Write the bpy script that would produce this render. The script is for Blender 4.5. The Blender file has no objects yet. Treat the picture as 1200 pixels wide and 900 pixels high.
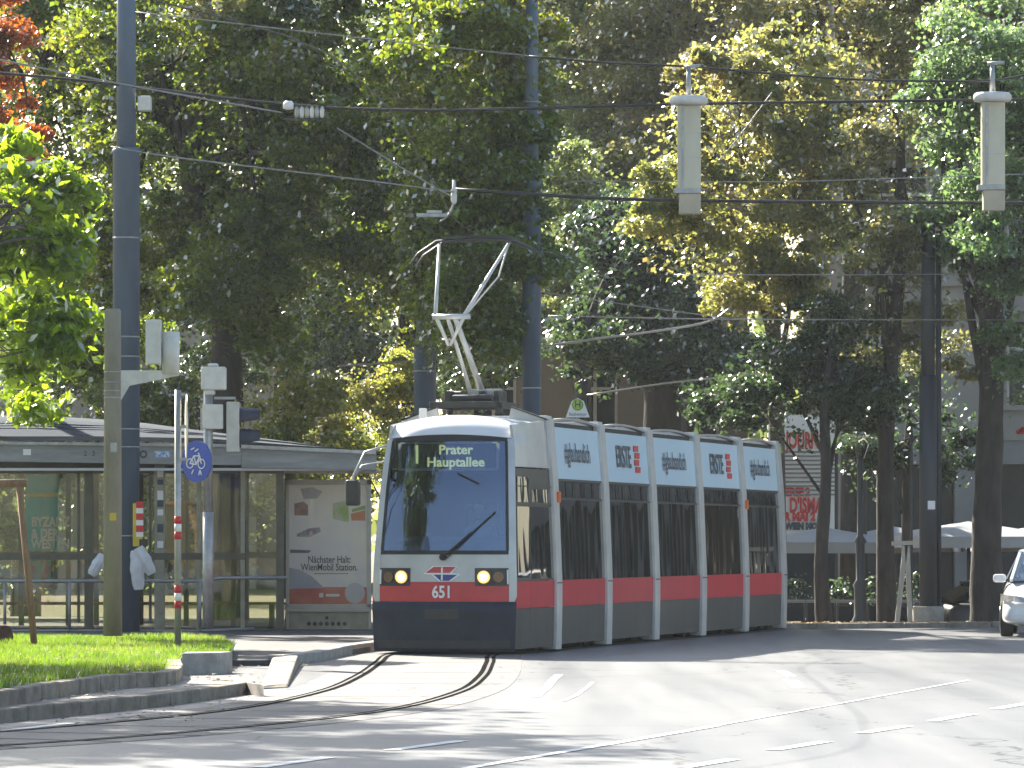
import bpy, bmesh, math, random
import numpy as np
from mathutils import Vector, Matrix
R = math.radians
random.seed(7)
rng = np.random.default_rng(11)
sc = bpy.context.scene
col = sc.collection

# ------------------------------------------------------------------ camera
FPX, CX, HY, CH = 5200.0, 600.0, 636.0, 1.57
cam = bpy.data.cameras.new('camera'); camo = bpy.data.objects.new('camera', cam); col.objects.link(camo)
camo.location = (0, 0, CH); camo.rotation_euler = (R(90), 0, 0)
cam.sensor_width = 36; cam.lens = 36 * FPX / 1200; cam.shift_y = (HY - 450) / 1200
cam.clip_start = 0.5; cam.clip_end = 3000
sc.camera = camo
# ------------------------------------------------------------------ light
SUN_AZ, SUN_EL = -30.0, 35.0            # azimuth measured from +Y towards +X
w = bpy.data.worlds.new("World"); sc.world = w; w.use_nodes = True
nt = w.node_tree; bg = nt.nodes['Background']
sky = nt.nodes.new('ShaderNodeTexSky'); sky.sky_type = 'NISHITA'; sky.sun_disc = False
sky.sun_elevation = R(SUN_EL); sky.sun_rotation = R(SUN_AZ); sky.air_density = 1.3; sky.dust_density = 2.0
nt.links.new(sky.outputs[0], bg.inputs[0]); bg.inputs[1].default_value = 0.065
sl = bpy.data.lights.new('sun', 'SUN'); so = bpy.data.objects.new('sun', sl); col.objects.link(so)
sl.energy = 5.0; sl.angle = R(0.5); sl.color = (1, .93, .80)
d = Vector((math.sin(R(SUN_AZ)) * math.cos(R(SUN_EL)), math.cos(R(SUN_AZ)) * math.cos(R(SUN_EL)), math.sin(R(SUN_EL))))
so.rotation_euler = d.to_track_quat('Z', 'Y').to_euler(); so.location = (-30, 60, 40)
sc.view_settings.view_transform = 'Standard'; sc.view_settings.look = 'None'
sc.view_settings.exposure = 1.95; sc.view_settings.gamma = 1
sc.view_settings.use_curve_mapping = False
try:
    sc.cycles.max_bounces = 7; sc.cycles.diffuse_bounces = 3; sc.cycles.glossy_bounces = 3
    sc.cycles.transmission_bounces = 4; sc.cycles.transparent_max_bounces = 10; sc.cycles.volume_bounces = 0
    sc.cycles.sample_clamp_indirect = 6
except Exception: pass

# ------------------------------------------------------------------ helpers
def at(px, py, Y): return Vector(((px - CX) * Y / FPX, Y, CH - (py - HY) * Y / FPX))
def gd(px, py):                                        # pixel on level ground -> point
    Y = CH * FPX / (py - HY); return Vector(((px - CX) * Y / FPX, Y, 0))
def sm(t): t = max(0., min(1., t)); return t * t * (3 - 2 * t)
def lerp(a, b, t): return a + (b - a) * t
def interp(tab, z):
    if z <= tab[0][0]: return tab[0][1]
    for (a, va), (b, vb) in zip(tab, tab[1:]):
        if z <= b: return va + (vb - va) * (z - a) / (b - a)
    return tab[-1][1]

def mat(name, c, rough=.6, metal=0., c2=None, nscale=3., bump=0., bscale=30., spec=None, emit=None, estr=0., stretch=None, lo=.35, hi=.65, rvar=0., coat=0.):
    m = bpy.data.materials.new(name); m.use_nodes = True
    n, l = m.node_tree.nodes, m.node_tree.links; p = n['Principled BSDF']
    p.inputs['Base Color'].default_value = (*c, 1); p.inputs['Roughness'].default_value = rough; p.inputs['Metallic'].default_value = metal
    if spec is not None: p.inputs['Specular IOR Level'].default_value = spec
    if coat: p.inputs['Coat Weight'].default_value = coat; p.inputs['Coat Roughness'].default_value = .08
    tc = n.new('ShaderNodeTexCoord'); mp = n.new('ShaderNodeMapping'); l.new(tc.outputs['Object'], mp.inputs[0])
    if stretch: mp.inputs['Scale'].default_value = stretch
    if c2 is None: c2 = tuple(x * .82 for x in c)
    nz = n.new('ShaderNodeTexNoise'); nz.inputs['Scale'].default_value = nscale; nz.inputs['Detail'].default_value = 6; nz.inputs['Roughness'].default_value = .62
    l.new(mp.outputs[0], nz.inputs[0])
    r = n.new('ShaderNodeValToRGB'); r.color_ramp.elements[0].position = lo; r.color_ramp.elements[1].position = hi
    r.color_ramp.elements[0].color = (*c, 1); r.color_ramp.elements[1].color = (*c2, 1)
    l.new(nz.outputs[0], r.inputs[0]); l.new(r.outputs[0], p.inputs['Base Color'])
    if rvar:
        mr = n.new('ShaderNodeMapRange'); mr.inputs[3].default_value = rough - rvar; mr.inputs[4].default_value = rough + rvar
        l.new(nz.outputs[0], mr.inputs[0]); l.new(mr.outputs[0], p.inputs['Roughness'])
    if bump:
        nb = n.new('ShaderNodeTexNoise'); nb.inputs['Scale'].default_value = bscale; nb.inputs['Detail'].default_value = 4
        l.new(mp.outputs[0], nb.inputs[0]); b = n.new('ShaderNodeBump'); b.inputs['Strength'].default_value = bump; b.inputs['Distance'].default_value = .02
        l.new(nb.outputs[0], b.inputs['Height']); l.new(b.outputs[0], p.inputs['Normal'])
    if emit: p.inputs['Emission Color'].default_value = (*emit, 1); p.inputs['Emission Strength'].default_value = estr
    return m

def glassmat(name, tint, gloss, refl=(1, 1, 1), rough=.02, bump=0., bs=(1, 1, 1), bscale=2., ior=1.5):
    m = bpy.data.materials.new(name); m.use_nodes = True
    n, l = m.node_tree.nodes, m.node_tree.links; n.remove(n['Principled BSDF']); o = n['Material Output']
    t = n.new('ShaderNodeBsdfTransparent'); t.inputs[0].default_value = (*tint, 1)
    g = n.new('ShaderNodeBsdfGlossy'); g.inputs[0].default_value = (*refl, 1); g.inputs['Roughness'].default_value = rough
    fr = n.new('ShaderNodeFresnel'); fr.inputs[0].default_value = ior
    ma = n.new('ShaderNodeMath'); ma.operation = 'ADD'; ma.inputs[1].default_value = gloss; ma.use_clamp = True
    l.new(fr.outputs[0], ma.inputs[0]); mx = n.new('ShaderNodeMixShader'); l.new(ma.outputs[0], mx.inputs[0])
    l.new(t.outputs[0], mx.inputs[1]); l.new(g.outputs[0], mx.inputs[2]); l.new(mx.outputs[0], o.inputs[0])
    if bump:
        tc = n.new('ShaderNodeTexCoord'); mp = n.new('ShaderNodeMapping'); l.new(tc.outputs['Object'], mp.inputs[0]); mp.inputs['Scale'].default_value = bs
        nb = n.new('ShaderNodeTexNoise'); nb.inputs['Scale'].default_value = bscale; nb.inputs['Detail'].default_value = 1.5
        l.new(mp.outputs[0], nb.inputs[0]); b = n.new('ShaderNodeBump'); b.inputs['Strength'].default_value = bump; b.inputs['Distance'].default_value = .05
        l.new(nb.outputs[0], b.inputs['Height']); l.new(b.outputs[0], g.inputs['Normal'])
    return m

def leafmat(name, cols, trans=.45, clump=.35):
    """leaf colours (true hue differences between leaves and between branches)"""
    m = bpy.data.materials.new(name); m.use_nodes = True
    n, l = m.node_tree.nodes, m.node_tree.links; n.remove(n['Principled BSDF']); o = n['Material Output']
    geo = n.new('ShaderNodeNewGeometry'); tc = n.new('ShaderNodeTexCoord')
    nz = n.new('ShaderNodeTexNoise'); nz.inputs['Scale'].default_value = clump; nz.inputs['Detail'].default_value = 3
    l.new(tc.outputs['Object'], nz.inputs[0])
    a = n.new('ShaderNodeMath'); a.operation = 'MULTIPLY_ADD'; a.inputs[1].default_value = .42; l.new(geo.outputs['Random Per Island'], a.inputs[0])
    s = n.new('ShaderNodeMapRange'); s.inputs[1].default_value = .3; s.inputs[2].default_value = .7; s.inputs[3].default_value = 0.; s.inputs[4].default_value = .58
    l.new(nz.outputs[0], s.inputs[0]); l.new(s.outputs[0], a.inputs[2])
    r = n.new('ShaderNodeValToRGB'); e = r.color_ramp.elements
    e[0].position = 0; e[0].color = (*cols[0], 1); e[1].position = 1; e[1].color = (*cols[-1], 1)
    for i, c in enumerate(cols[1:-1]): k = e.new((i + 1) / (len(cols) - 1)); k.color = (*c, 1)
    l.new(a.outputs[0], r.inputs[0])
    df = n.new('ShaderNodeBsdfDiffuse'); tr = n.new('ShaderNodeBsdfTranslucent'); gl = n.new('ShaderNodeBsdfGlossy'); gl.inputs['Roughness'].default_value = .33
    hs = n.new('ShaderNodeHueSaturation'); hs.inputs['Value'].default_value = 2.9; hs.inputs['Saturation'].default_value = 1.1; hs.inputs['Hue'].default_value = .485
    l.new(r.outputs[0], df.inputs[0]); l.new(r.outputs[0], hs.inputs['Color']); l.new(hs.outputs[0], tr.inputs[0])
    m1 = n.new('ShaderNodeMixShader'); m1.inputs[0].default_value = trans; l.new(df.outputs[0], m1.inputs[1]); l.new(tr.outputs[0], m1.inputs[2])
    fr = n.new('ShaderNodeFresnel'); fr.inputs[0].default_value = 1.42
    gs = n.new('ShaderNodeMath'); gs.operation = 'MULTIPLY'; gs.inputs[1].default_value = .4; l.new(fr.outputs[0], gs.inputs[0])
    m2 = n.new('ShaderNodeMixShader'); l.new(gs.outputs[0], m2.inputs[0]); l.new(m1.outputs[0], m2.inputs[1]); l.new(gl.outputs[0], m2.inputs[2])
    l.new(m2.outputs[0], o.inputs[0]); return m

def tag(o, label=None, cat=None, group=None, kind=None):
    if label: o['label'] = label
    if cat: o['category'] = cat
    if group: o['group'] = group
    if kind: o['kind'] = kind
    return o
def empty(name, loc=(0, 0, 0), rz=0., parent=None):
    o = bpy.data.objects.new(name, None); o.location = loc; o.rotation_euler = (0, 0, rz); o.empty_display_size = .3
    if parent: o.parent = parent
    col.objects.link(o); return o

class MB:
    def __init__(s): s.v = []; s.f = []; s.smooth = []
    def add(s, vs, fs, smooth=False):
        b = len(s.v); s.v += [tuple(v) for v in vs]; s.f += [tuple(b + i for i in f) for f in fs]; s.smooth += [smooth] * len(fs); return s
    def box(s, x0, x1, y0, y1, z0, z1, M=None):
        vs = [Vector((x, y, z)) for z in (z0, z1) for x, y in ((x0, y0), (x1, y0), (x1, y1), (x0, y1))]
        if M: vs = [M @ v for v in vs]
        return s.add(vs, [(3, 2, 1, 0), (4, 5, 6, 7), (0, 1, 5, 4), (1, 2, 6, 5), (2, 3, 7, 6), (3, 0, 4, 7)])
    def bar(s, a, b, w, h, up=Vector((0, 0, 1))):
        a = Vector(a); b = Vector(b); dd = (b - a).normalized(); sd = dd.cross(up)
        if sd.length < 1e-4: sd = dd.cross(Vector((0, 1, 0)))
        sd.normalize(); u = sd.cross(dd); vs = []
        for p in (a, b):
            for i, j in ((-1, -1), (1, -1), (1, 1), (-1, 1)): vs.append(p + sd * (i * w / 2) + u * (j * h / 2))
        return s.add(vs, [(3, 2, 1, 0), (4, 5, 6, 7), (0, 1, 5, 4), (1, 2, 6, 5), (2, 3, 7, 6), (3, 0, 4, 7)])
    def tube(s, pts, rad, n=10, caps=True):
        pts = [Vector(p) for p in pts]
        rad = [rad] * len(pts) if not isinstance(rad, (list, tuple)) else rad
        vs, fs = [], []; prev = None
        for i, p in enumerate(pts):
            t = (pts[min(i + 1, len(pts) - 1)] - pts[max(i - 1, 0)])
            t = t.normalized() if t.length > 1e-9 else Vector((0, 0, 1))
            if prev is None:
                u = t.orthogonal().normalized()
            else:
                u = (prev - t * prev.dot(t)); u = u.normalized() if u.length > 1e-6 else t.orthogonal().normalized()
            prev = u; q = t.cross(u)
            for k in range(n):
                a = 2 * math.pi * k / n; vs.append(p + (u * math.cos(a) + q * math.sin(a)) * rad[i])
        for i in range(len(pts) - 1):
            for k in range(n): fs.append((i * n + k, i * n + (k + 1) % n, (i + 1) * n + (k + 1) % n, (i + 1) * n + k))
        s.add(vs, fs, True)
        if caps:
            b = len(s.v) - len(vs)
            s.f.append(tuple(b + k for k in range(n))[::-1]); s.f.append(tuple(b + (len(pts) - 1) * n + k for k in range(n))); s.smooth += [False, False]
        return s
    def lathe(s, c, prof, n=24):
        c = Vector(c); vs = [c + Vector((r * math.cos(2 * math.pi * k / n), r * math.sin(2 * math.pi * k / n), z)) for r, z in prof for k in range(n)]
        fs = [(i * n + k, i * n + (k + 1) % n, (i + 1) * n + (k + 1) % n, (i + 1) * n + k) for i in range(len(prof) - 1) for k in range(n)]
        s.add(vs, fs, True); b = len(s.v) - len(vs)
        s.f.append(tuple(b + k for k in range(n))[::-1]); s.f.append(tuple(b + (len(prof) - 1) * n + k for k in range(n))); s.smooth += [False, False]; return s
    def prism(s, poly, z0, z1):          # poly in x,y, counter-clockwise
        n = len(poly); vs = [(x, y, z0) for x, y in poly] + [(x, y, z1) for x, y in poly]
        return s.add(vs, [tuple(range(n))[::-1], tuple(range(n, 2 * n))] + [(i, (i + 1) % n, n + (i + 1) % n, n + i) for i in range(n)])
    def prismXZ(s, poly, y0, y1):
        n = len(poly); vs = [(x, y0, z) for x, z in poly] + [(x, y1, z) for x, z in poly]
        return s.add(vs, [tuple(range(n)), tuple(range(n, 2 * n))[::-1]] + [(i, n + i, n + (i + 1) % n, (i + 1) % n) for i in range(n)])
    def disc(s, c, nrm, r, th=.01, n=24):
        nrm = Vector(nrm).normalized(); c = Vector(c); return s.tube([c - nrm * th / 2, c + nrm * th / 2], r, n)
    def grid(s, fn, us, vs_, off=0., th=.0):
        """surface patch fn(u,v)->Vector, moved off along its normal, th thick inwards"""
        def nrm(u, v):
            e = 1e-3; a = fn(u + e, v) - fn(u - e, v); b = fn(u, v + e) - fn(u, v - e); return a.cross(b).normalized()
        nu, nv = len(us), len(vs_); P = [[fn(u, v) for v in vs_] for u in us]; N = [[nrm(u, v) for v in vs_] for u in us]
        o = [P[i][j] + N[i][j] * off for i in range(nu) for j in range(nv)]
        fs = [(i * nv + j, (i + 1) * nv + j, (i + 1) * nv + j + 1, i * nv + j + 1) for i in range(nu - 1) for j in range(nv - 1)]
        s.add(o, fs, True)
        if th:
            q = [P[i][j] + N[i][j] * (off - th) for i in range(nu) for j in range(nv)]
            s.add(q, [f[::-1] for f in fs], True)
            per = [(i, 0) for i in range(nu)] + [(nu - 1, j) for j in range(1, nv)] + [(i, nv - 1) for i in range(nu - 2, -1, -1)] + [(0, j) for j in range(nv - 2, 0, -1)]
            k = len(per); vv = [o[i * nv + j] for i, j in per] + [q[i * nv + j] for i, j in per]
            s.add(vv, [(a, k + a, k + (a + 1) % k, (a + 1) % k) for a in range(k)])
        return s
    def build(s, name, m, parent=None, bevel=0., subsurf=0, weld=False):
        me = bpy.data.meshes.new(name); me.from_pydata(s.v, [], s.f); me.polygons.foreach_set('use_smooth', s.smooth)
        me.materials.append(m); me.update()
        if weld:
            b = bmesh.new(); b.from_mesh(me); bmesh.ops.remove_doubles(b, verts=b.verts, dist=1e-4); bmesh.ops.recalc_face_normals(b, faces=b.faces); b.to_mesh(me); b.free()
        o = bpy.data.objects.new(name, me); col.objects.link(o)
        if parent: o.parent = parent
        if bevel:
            bv = o.modifiers.new('bevel', 'BEVEL'); bv.width = bevel; bv.segments = 2; bv.limit_method = 'ANGLE'; bv.angle_limit = R(40)
        if subsurf:
            ss = o.modifiers.new('sub', 'SUBSURF'); ss.levels = subsurf; ss.render_levels = subsurf
        return o

def text(name, s, size, m, parent=None, warp=None, off=.006, sx=1., bold=0., align='CENTER', ext=.001, loc=(0, 0, 0), rx=90., rz=0.):
    """lettering; warp(x, z)->Vector lays it onto a curved surface"""
    cu = bpy.data.curves.new(name, 'FONT'); cu.body = s; cu.size = size; cu.align_x = align; cu.align_y = 'CENTER'; cu.extrude = ext; cu.offset = bold
    cu.resolution_u = 3
    t = bpy.data.objects.new(name + '_c', cu); col.objects.link(t); bpy.context.view_layer.update()
    dg = bpy.context.evaluated_depsgraph_get(); me = bpy.data.meshes.new_from_object(t.evaluated_get(dg)); me.name = name
    bpy.data.objects.remove(t); me.materials.clear(); me.materials.append(m)
    if warp:
        for v in me.vertices: p = warp(v.co.x * sx, v.co.y); v.co = p[0] + p[1] * (off + v.co.z)
    else:
        M = Matrix.Translation(loc) @ Matrix.Rotation(R(rz), 4, 'Z') @ Matrix.Rotation(R(rx), 4, 'X') @ Matrix.Diagonal((sx, 1, 1, 1)); me.transform(M)
    o = bpy.data.objects.new(name, me); col.objects.link(o)
    if parent: o.parent = parent
    return o

def copy_tree(o, parent=None):
    c = o.copy(); col.objects.link(c)
    if parent: c.parent = parent
    for ch in list(o.children): copy_tree(ch, c)
    return c

# ------------------------------------------------------------------ materials
M = {}
M['asphalt'] = None
def asphalt(name, ca, cb, rough, patch=True, sca=1.):
    m = bpy.data.materials.new(name); m.use_nodes = True; n, l = m.node_tree.nodes, m.node_tree.links; p = n['Principled BSDF']
    tc = n.new('ShaderNodeTexCoord')
    big = n.new('ShaderNodeTexNoise'); big.inputs['Scale'].default_value = .16 * sca; big.inputs['Detail'].default_value = 4; l.new(tc.outputs['Object'], big.inputs[0])
    mp = n.new('ShaderNodeMapping'); mp.inputs['Rotation'].default_value = (0, 0, R(-22)); mp.inputs['Scale'].default_value = (1.3, .07, 1); l.new(tc.outputs['Object'], mp.inputs[0])
    st = n.new('ShaderNodeTexNoise'); st.inputs['Scale'].default_value = 1.1; st.inputs['Detail'].default_value = 5; l.new(mp.outputs[0], st.inputs[0])
    fine = n.new('ShaderNodeTexNoise'); fine.inputs['Scale'].default_value = 45; fine.inputs['Detail'].default_value = 5; l.new(tc.outputs['Object'], fine.inputs[0])
    a = n.new('ShaderNodeMath'); a.operation = 'ADD'; l.new(big.outputs[0], a.inputs[0]); l.new(st.outputs[0], a.inputs[1])
    b = n.new('ShaderNodeMath'); b.operation = 'MULTIPLY_ADD'; b.inputs[1].default_value = .5; l.new(fine.outputs[0], b.inputs[0]); l.new(a.outputs[0], b.inputs[2])
    mr = n.new('ShaderNodeMapRange'); mr.inputs[1].default_value = .85; mr.inputs[2].default_value = 1.65; l.new(b.outputs[0], mr.inputs[0])
    mx = n.new('ShaderNodeMix'); mx.data_type = 'RGBA'; mx.inputs[6].default_value = (*ca, 1); mx.inputs[7].default_value = (*cb, 1)
    l.new(mr.outputs[0], mx.inputs[0])
    # tar seams and cracks
    vo = n.new('ShaderNodeTexVoronoi'); vo.feature = 'DISTANCE_TO_EDGE'; vo.inputs['Scale'].default_value = .22
    wn = n.new('ShaderNodeTexNoise'); wn.inputs['Scale'].default_value = 1.2; wn.inputs['Detail'].default_value = 4; l.new(tc.outputs['Object'], wn.inputs[0])
    va = n.new('ShaderNodeVectorMath'); va.operation = 'MULTIPLY_ADD'; va.inputs[1].default_value = (1.2, 1.2, 0); l.new(wn.outputs['Color'], va.inputs[0]); l.new(tc.outputs['Object'], va.inputs[2])
    l.new(va.outputs[0], vo.inputs['Vector'])
    lt = n.new('ShaderNodeMath'); lt.operation = 'LESS_THAN'; lt.inputs[1].default_value = .0035; l.new(vo.outputs[0], lt.inputs[0])
    m2 = n.new('ShaderNodeMix'); m2.data_type = 'RGBA'; m2.inputs[7].default_value = (.03, .03, .032, 1); l.new(lt.outputs[0], m2.inputs[0]); l.new(mx.outputs[2], m2.inputs[6])
    l.new(m2.outputs[2], p.inputs['Base Color'])
    rr = n.new('ShaderNodeMapRange'); rr.inputs[1].default_value = .3; rr.inputs[2].default_value = .7; rr.inputs[3].default_value = rough - .07; rr.inputs[4].default_value = rough + .09
    l.new(st.outputs[0], rr.inputs[0]); l.new(rr.outputs[0], p.inputs['Roughness'])
    bp = n.new('ShaderNodeBump'); bp.inputs['Strength'].default_value = .35; bp.inputs['Distance'].default_value = .01; l.new(fine.outputs[0], bp.inputs['Height']); l.new(bp.outputs[0], p.inputs['Normal'])
    return m
M['asphalt'] = asphalt('asphalt', (.080, .087, .100), (.155, .160, .168), .45)
M['bed'] = asphalt('trackbed', (.075, .078, .084), (.135, .134, .132), .62, sca=3)
M['pave'] = asphalt('pavement', (.045, .047, .052), (.085, .085, .09), .75, sca=3)
M['paveL'] = mat('paving', (.36, .33, .29), .8, c2=(.24, .22, .2), nscale=2.2, bump=.3)
M['kerb'] = mat('kerbstone', (.27, .24, .20), .85, c2=(.15, .125, .10), nscale=4, bump=.5, bscale=25)
M['soil'] = mat('soil', (.10, .08, .05), .95, c2=(.16, .13, .08), nscale=3, bump=.6)
M['soilg'] = mat('soil_grass', (.05, .08, .02), .95, c2=(.09, .08, .04), nscale=5, bump=.6)
M['paint'] = mat('road_paint', (.70, .71, .72), .6, c2=(.30, .31, .33), nscale=7, lo=.42, hi=.75)
M['rail'] = mat('rail_steel', (.16, .155, .15), .55, .2, spec=.2, c2=(.09, .085, .08), nscale=8)
M['groove'] = mat('groove', (.02, .02, .02), .95, spec=.0)
M['pole_blue'] = mat('pole_blue', (.11, .16, .23), .5, c2=(.08, .115, .17), nscale=2, stretch=(1, 1, .25), rvar=.08, bump=.06, bscale=12)
M['pole_dark'] = mat('pole_dark', (.032, .04, .055), .55, c2=(.035, .04, .05), nscale=2)
M['galv'] = mat('galvanised', (.42, .43, .43), .42, .55, c2=(.30, .31, .32), nscale=7, rvar=.08)
M['concrete_post'] = mat('concrete_post', (.30, .285, .23), .85, c2=(.20, .185, .14), nscale=3, stretch=(1, 1, .3), bump=.35, bscale=30)
M['conc'] = mat('concrete', (.36, .35, .33), .9, c2=(.25, .24, .22), nscale=5, bump=.4)
M['redside'] = mat('tram_red_side', (.60, .02, .04), .5, c2=(.5, .02, .04), nscale=2, spec=.25)
M['silver'] = mat('tram_silver', (.48, .49, .50), .33, .35, c2=(.38, .385, .39), nscale=1.5, rvar=.05)
M['silverP'] = mat('portal_silver', (.70, .70, .69), .32, .25, c2=(.50, .49, .475), nscale=3, stretch=(1, 1, .4), rvar=.08)
M['white_paint'] = mat('tram_white', (.74, .75, .76), .3, c2=(.66, .66, .66), nscale=1.5, coat=.3)
M['red'] = mat('tram_red', (.58, .02, .035), .28, c2=(.42, .02, .035), nscale=2, coat=.5)
M['skirt'] = mat('skirt_grey', (.048, .047, .048), .5, spec=.25, c2=(.09, .086, .08), nscale=2, stretch=(1, 1, .35), rvar=.1)
M['bumper'] = mat('bumper_navy', (.014, .019, .036), .42, c2=(.026, .033, .055), nscale=3, spec=.3, rvar=.08)
M['rubber'] = mat('rubber', (.012, .012, .014), .6)
M['blackm'] = mat('black_metal', (.02, .021, .024), .45, c2=(.035, .035, .035), nscale=5)
M['under'] = mat('underframe', (.02, .019, .018), .8, spec=.2)
M['ad'] = mat('ad_panel', (.55, .70, .80), .35, c2=(.50, .66, .77), nscale=.8)
M['adtext'] = mat('ad_text', (.05, .07, .10), .5)
M['adred'] = mat('ad_red', (.62, .03, .03), .5)
M['white'] = mat('white', (.8, .8, .8), .5, c2=(.74, .74, .73), nscale=4)
M['logoblue'] = mat('logo_blue', (.03, .06, .25), .4)
M['led'] = mat('led', (.45, .48, .15), .5, emit=(.66, .74, .32), estr=.32)
M['orange'] = mat('orange_lens', (.8, .14, .02), .3)
M['lamp'] = mat('lamp_on', (1, .85, .6), .3, emit=(1, .72, .38), estr=3)
M['lampwarm'] = mat('lamp_glow', (.9, .5, .2), .3, emit=(1, .50, .16), estr=.34)
M['lampdim'] = mat('lamp_reflector', (.16, .10, .07), .25, .8, c2=(.15, .1, .07), nscale=10)
M['interior'] = mat('interior_dark', (.035, .04, .05), .7)
M['dash'] = mat('dashboard', (.30, .33, .38), .6)
M['seat'] = mat('seat_cloth', (.05, .06, .1), .8)
M['skin'] = mat('skin', (.50, .30, .22), .6)
M['hair'] = mat('hair', (.10, .07, .05), .8)
M['cloth_blue'] = mat('shirt', (.22, .30, .42), .85)
M['sideglass'] = glassmat('tram_side_glass', (.10, .10, .11), .17, (.95, .93, .9), .03, .55, (.8, .9, .28), 1.2)
M['ventglass'] = glassmat('tram_vent_glass', (.10, .10, .11), .16, (.95, .95, .95), .03, .4, (2, 2, .5), 2)
M['windscreen'] = glassmat('windscreen_glass', (.68, .73, .80), .12, (.60, .70, .90), .02, .08, (1, 1, 1), 1.)
M['carglass'] = glassmat('car_glass', (.22, .26, .28), .18, (.8, .92, 1), .02)
M['shelterglass'] = glassmat('shelter_glass', (.88, .89, .84), .02, (1, 1, .95), .02, .15, (1, 1, .6), 1.)
M['darkglass'] = glassmat('dark_car_glass', (.05, .05, .06), .02, ior=1.3)
M['boxglass'] = glassmat('poster_glass', (.95, .95, .94), .0, ior=1.22)
M['olive'] = mat('shelter_frame', (.12, .115, .08), .5, c2=(.08, .075, .05), nscale=4)
M['khaki'] = mat('shelter_post', (.34, .335, .25), .55, c2=(.26, .25, .18), nscale=5)
M['fascia'] = mat('fascia', (.30, .31, .31), .6, c2=(.21, .215, .21), nscale=3, stretch=(.5, 1, 3))
M['zinc'] = mat('zinc_roof', (.055, .07, .095), .9, 0, spec=.1, c2=(.035, .048, .065), nscale=4, stretch=(.3, 1, 1), bump=.2, bscale=6)
M['wood'] = mat('stake_wood', (.30, .19, .11), .85, c2=(.19, .11, .06), nscale=6, stretch=(3, 3, .4), bump=.4)
M['woodpale'] = mat('pale_wood', (.48, .44, .38), .85, c2=(.36, .33, .28), nscale=6, stretch=(3, 3, .4))
M['bark'] = mat('bark', (.055, .047, .042), .95, c2=(.022, .019, .018), nscale=5, stretch=(1, 1, .3), bump=1., bscale=14)
M['barkg'] = mat('bark_grey', (.12, .105, .09), .95, c2=(.06, .05, .045), nscale=5, stretch=(1, 1, .3), bump=1., bscale=14)
M['signalgrey'] = mat('signal_grey', (.50, .50, .47), .6, c2=(.42, .42, .39), nscale=5)
M['boxwhite'] = mat('box_white', (.68, .68, .66), .6, c2=(.55, .55, .52), nscale=5)
M['lampcream'] = mat('lantern_cream', (.60, .57, .45), .45, c2=(.50, .47, .36), nscale=1.5, stretch=(2, 2, .5))
M['lampbeige'] = mat('lantern_beige', (.50, .44, .33), .6)
M['navy'] = mat('visor_navy', (.018, .025, .055), .5)
M['signblue'] = mat('sign_blue', (.015, .07, .42), .4)
M['teal'] = mat('poster_teal', (.06, .48, .55), .6, c2=(.14, .55, .55), nscale=1.2)
M['cream'] = mat('poster_cream', (.62, .60, .58), .6, c2=(.50, .50, .54), nscale=.9)
M['yellow'] = mat('yellow', (.70, .52, .04), .5)
M['green'] = mat('lime_green', (.42, .60, .05), .5)
M['orangeboard'] = mat('map_board', (.42, .28, .08), .6, c2=(.34, .24, .09), nscale=3)
M['wire'] = mat('wire_dark', (.02, .02, .022), .5)
M['wireb'] = mat('wire_copper', (.35, .34, .33), .35, .8)
M['stone'] = mat('facade_stone', (.30, .285, .26), .85, c2=(.22, .21, .19), nscale=.6, bump=.2, bscale=5)
M['stoneg'] = mat('facade_grey', (.22, .225, .23), .85, c2=(.17, .17, .18), nscale=.7)
M['stoneb'] = mat('facade_brown', (.26, .22, .18), .85, c2=(.20, .17, .14), nscale=.7)
M['shop'] = mat('shop_dark', (.018, .022, .032), .6, spec=.15)
M['winglass'] = mat('window_dark', (.015, .02, .03), .08, c2=(.03, .035, .04), nscale=.5, spec=.22)
M['frame_white'] = mat('frame_white', (.55, .54, .5), .6)
M['canvas'] = mat('canvas', (.33, .34, .36), .85, c2=(.28, .29, .31), nscale=1.5)
M['carwhite'] = mat('car_white', (.80, .80, .80), .22, coat=.8, c2=(.78, .78, .78))
M['carblack'] = mat('car_black', (.008, .009, .012), .3, spec=.3, coat=.15)
M['tyre'] = mat('tyre', (.015, .015, .016), .85)
M['rim'] = mat('rim', (.35, .36, .37), .3, .8)
M['headglass'] = mat('headlight_glass', (.55, .53, .50), .08, .5, c2=(.25, .24, .24), nscale=9, coat=1.)
M['chrome'] = mat('chrome', (.7, .7, .7), .12, 1.)

# ------------------------------------------------------------------ ground
def hfun(x, y):
    m = sm((x - 2.5) / 2.5)
    return m * (-.65 * sm((y - 85.0) / 3.0) - .3 * sm((y - 89) / 9))
xs = [-900, -400, -200, -100, -60, -30, -15, -8, -4, -1, 1] + [2.5 + .5 * i for i in range(6)] + [7, 9, 11, 14, 18, 25, 40, 70, 120, 250, 500, 900]
ys = [-300, -100, -30, 0, 20, 40, 60, 75, 82] + [84.5 + .5 * i for i in range(10)] + [90, 91, 92, 93, 94, 95, 96, 98, 100, 105, 115, 130, 160, 220, 400, 900, 1500]
b = MB(); vs = [(x, y, hfun(x, y) - .012) for y in ys for x in xs]; nx = len(xs)
b.add(vs, [(j * nx + i, j * nx + i + 1, (j + 1) * nx + i + 1, (j + 1) * nx + i) for j in range(len(ys) - 1) for i in range(nx - 1)], True)
tag(b.build('ground', M['soil']), kind='structure')
# road sheet
b = MB(); ys2 = [-60, 0, 30, 50, 70, 81.2]; b.prism([(-60, -60), (60, -60), (60, 84.5), (8.9, 82.45), (4.9, 80.6), (1.5, 80.2), (-10, 79.6), (-60, 79.6)], -.3, 0.0)
tag(b.build('road', M['asphalt']), kind='structure')

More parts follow.
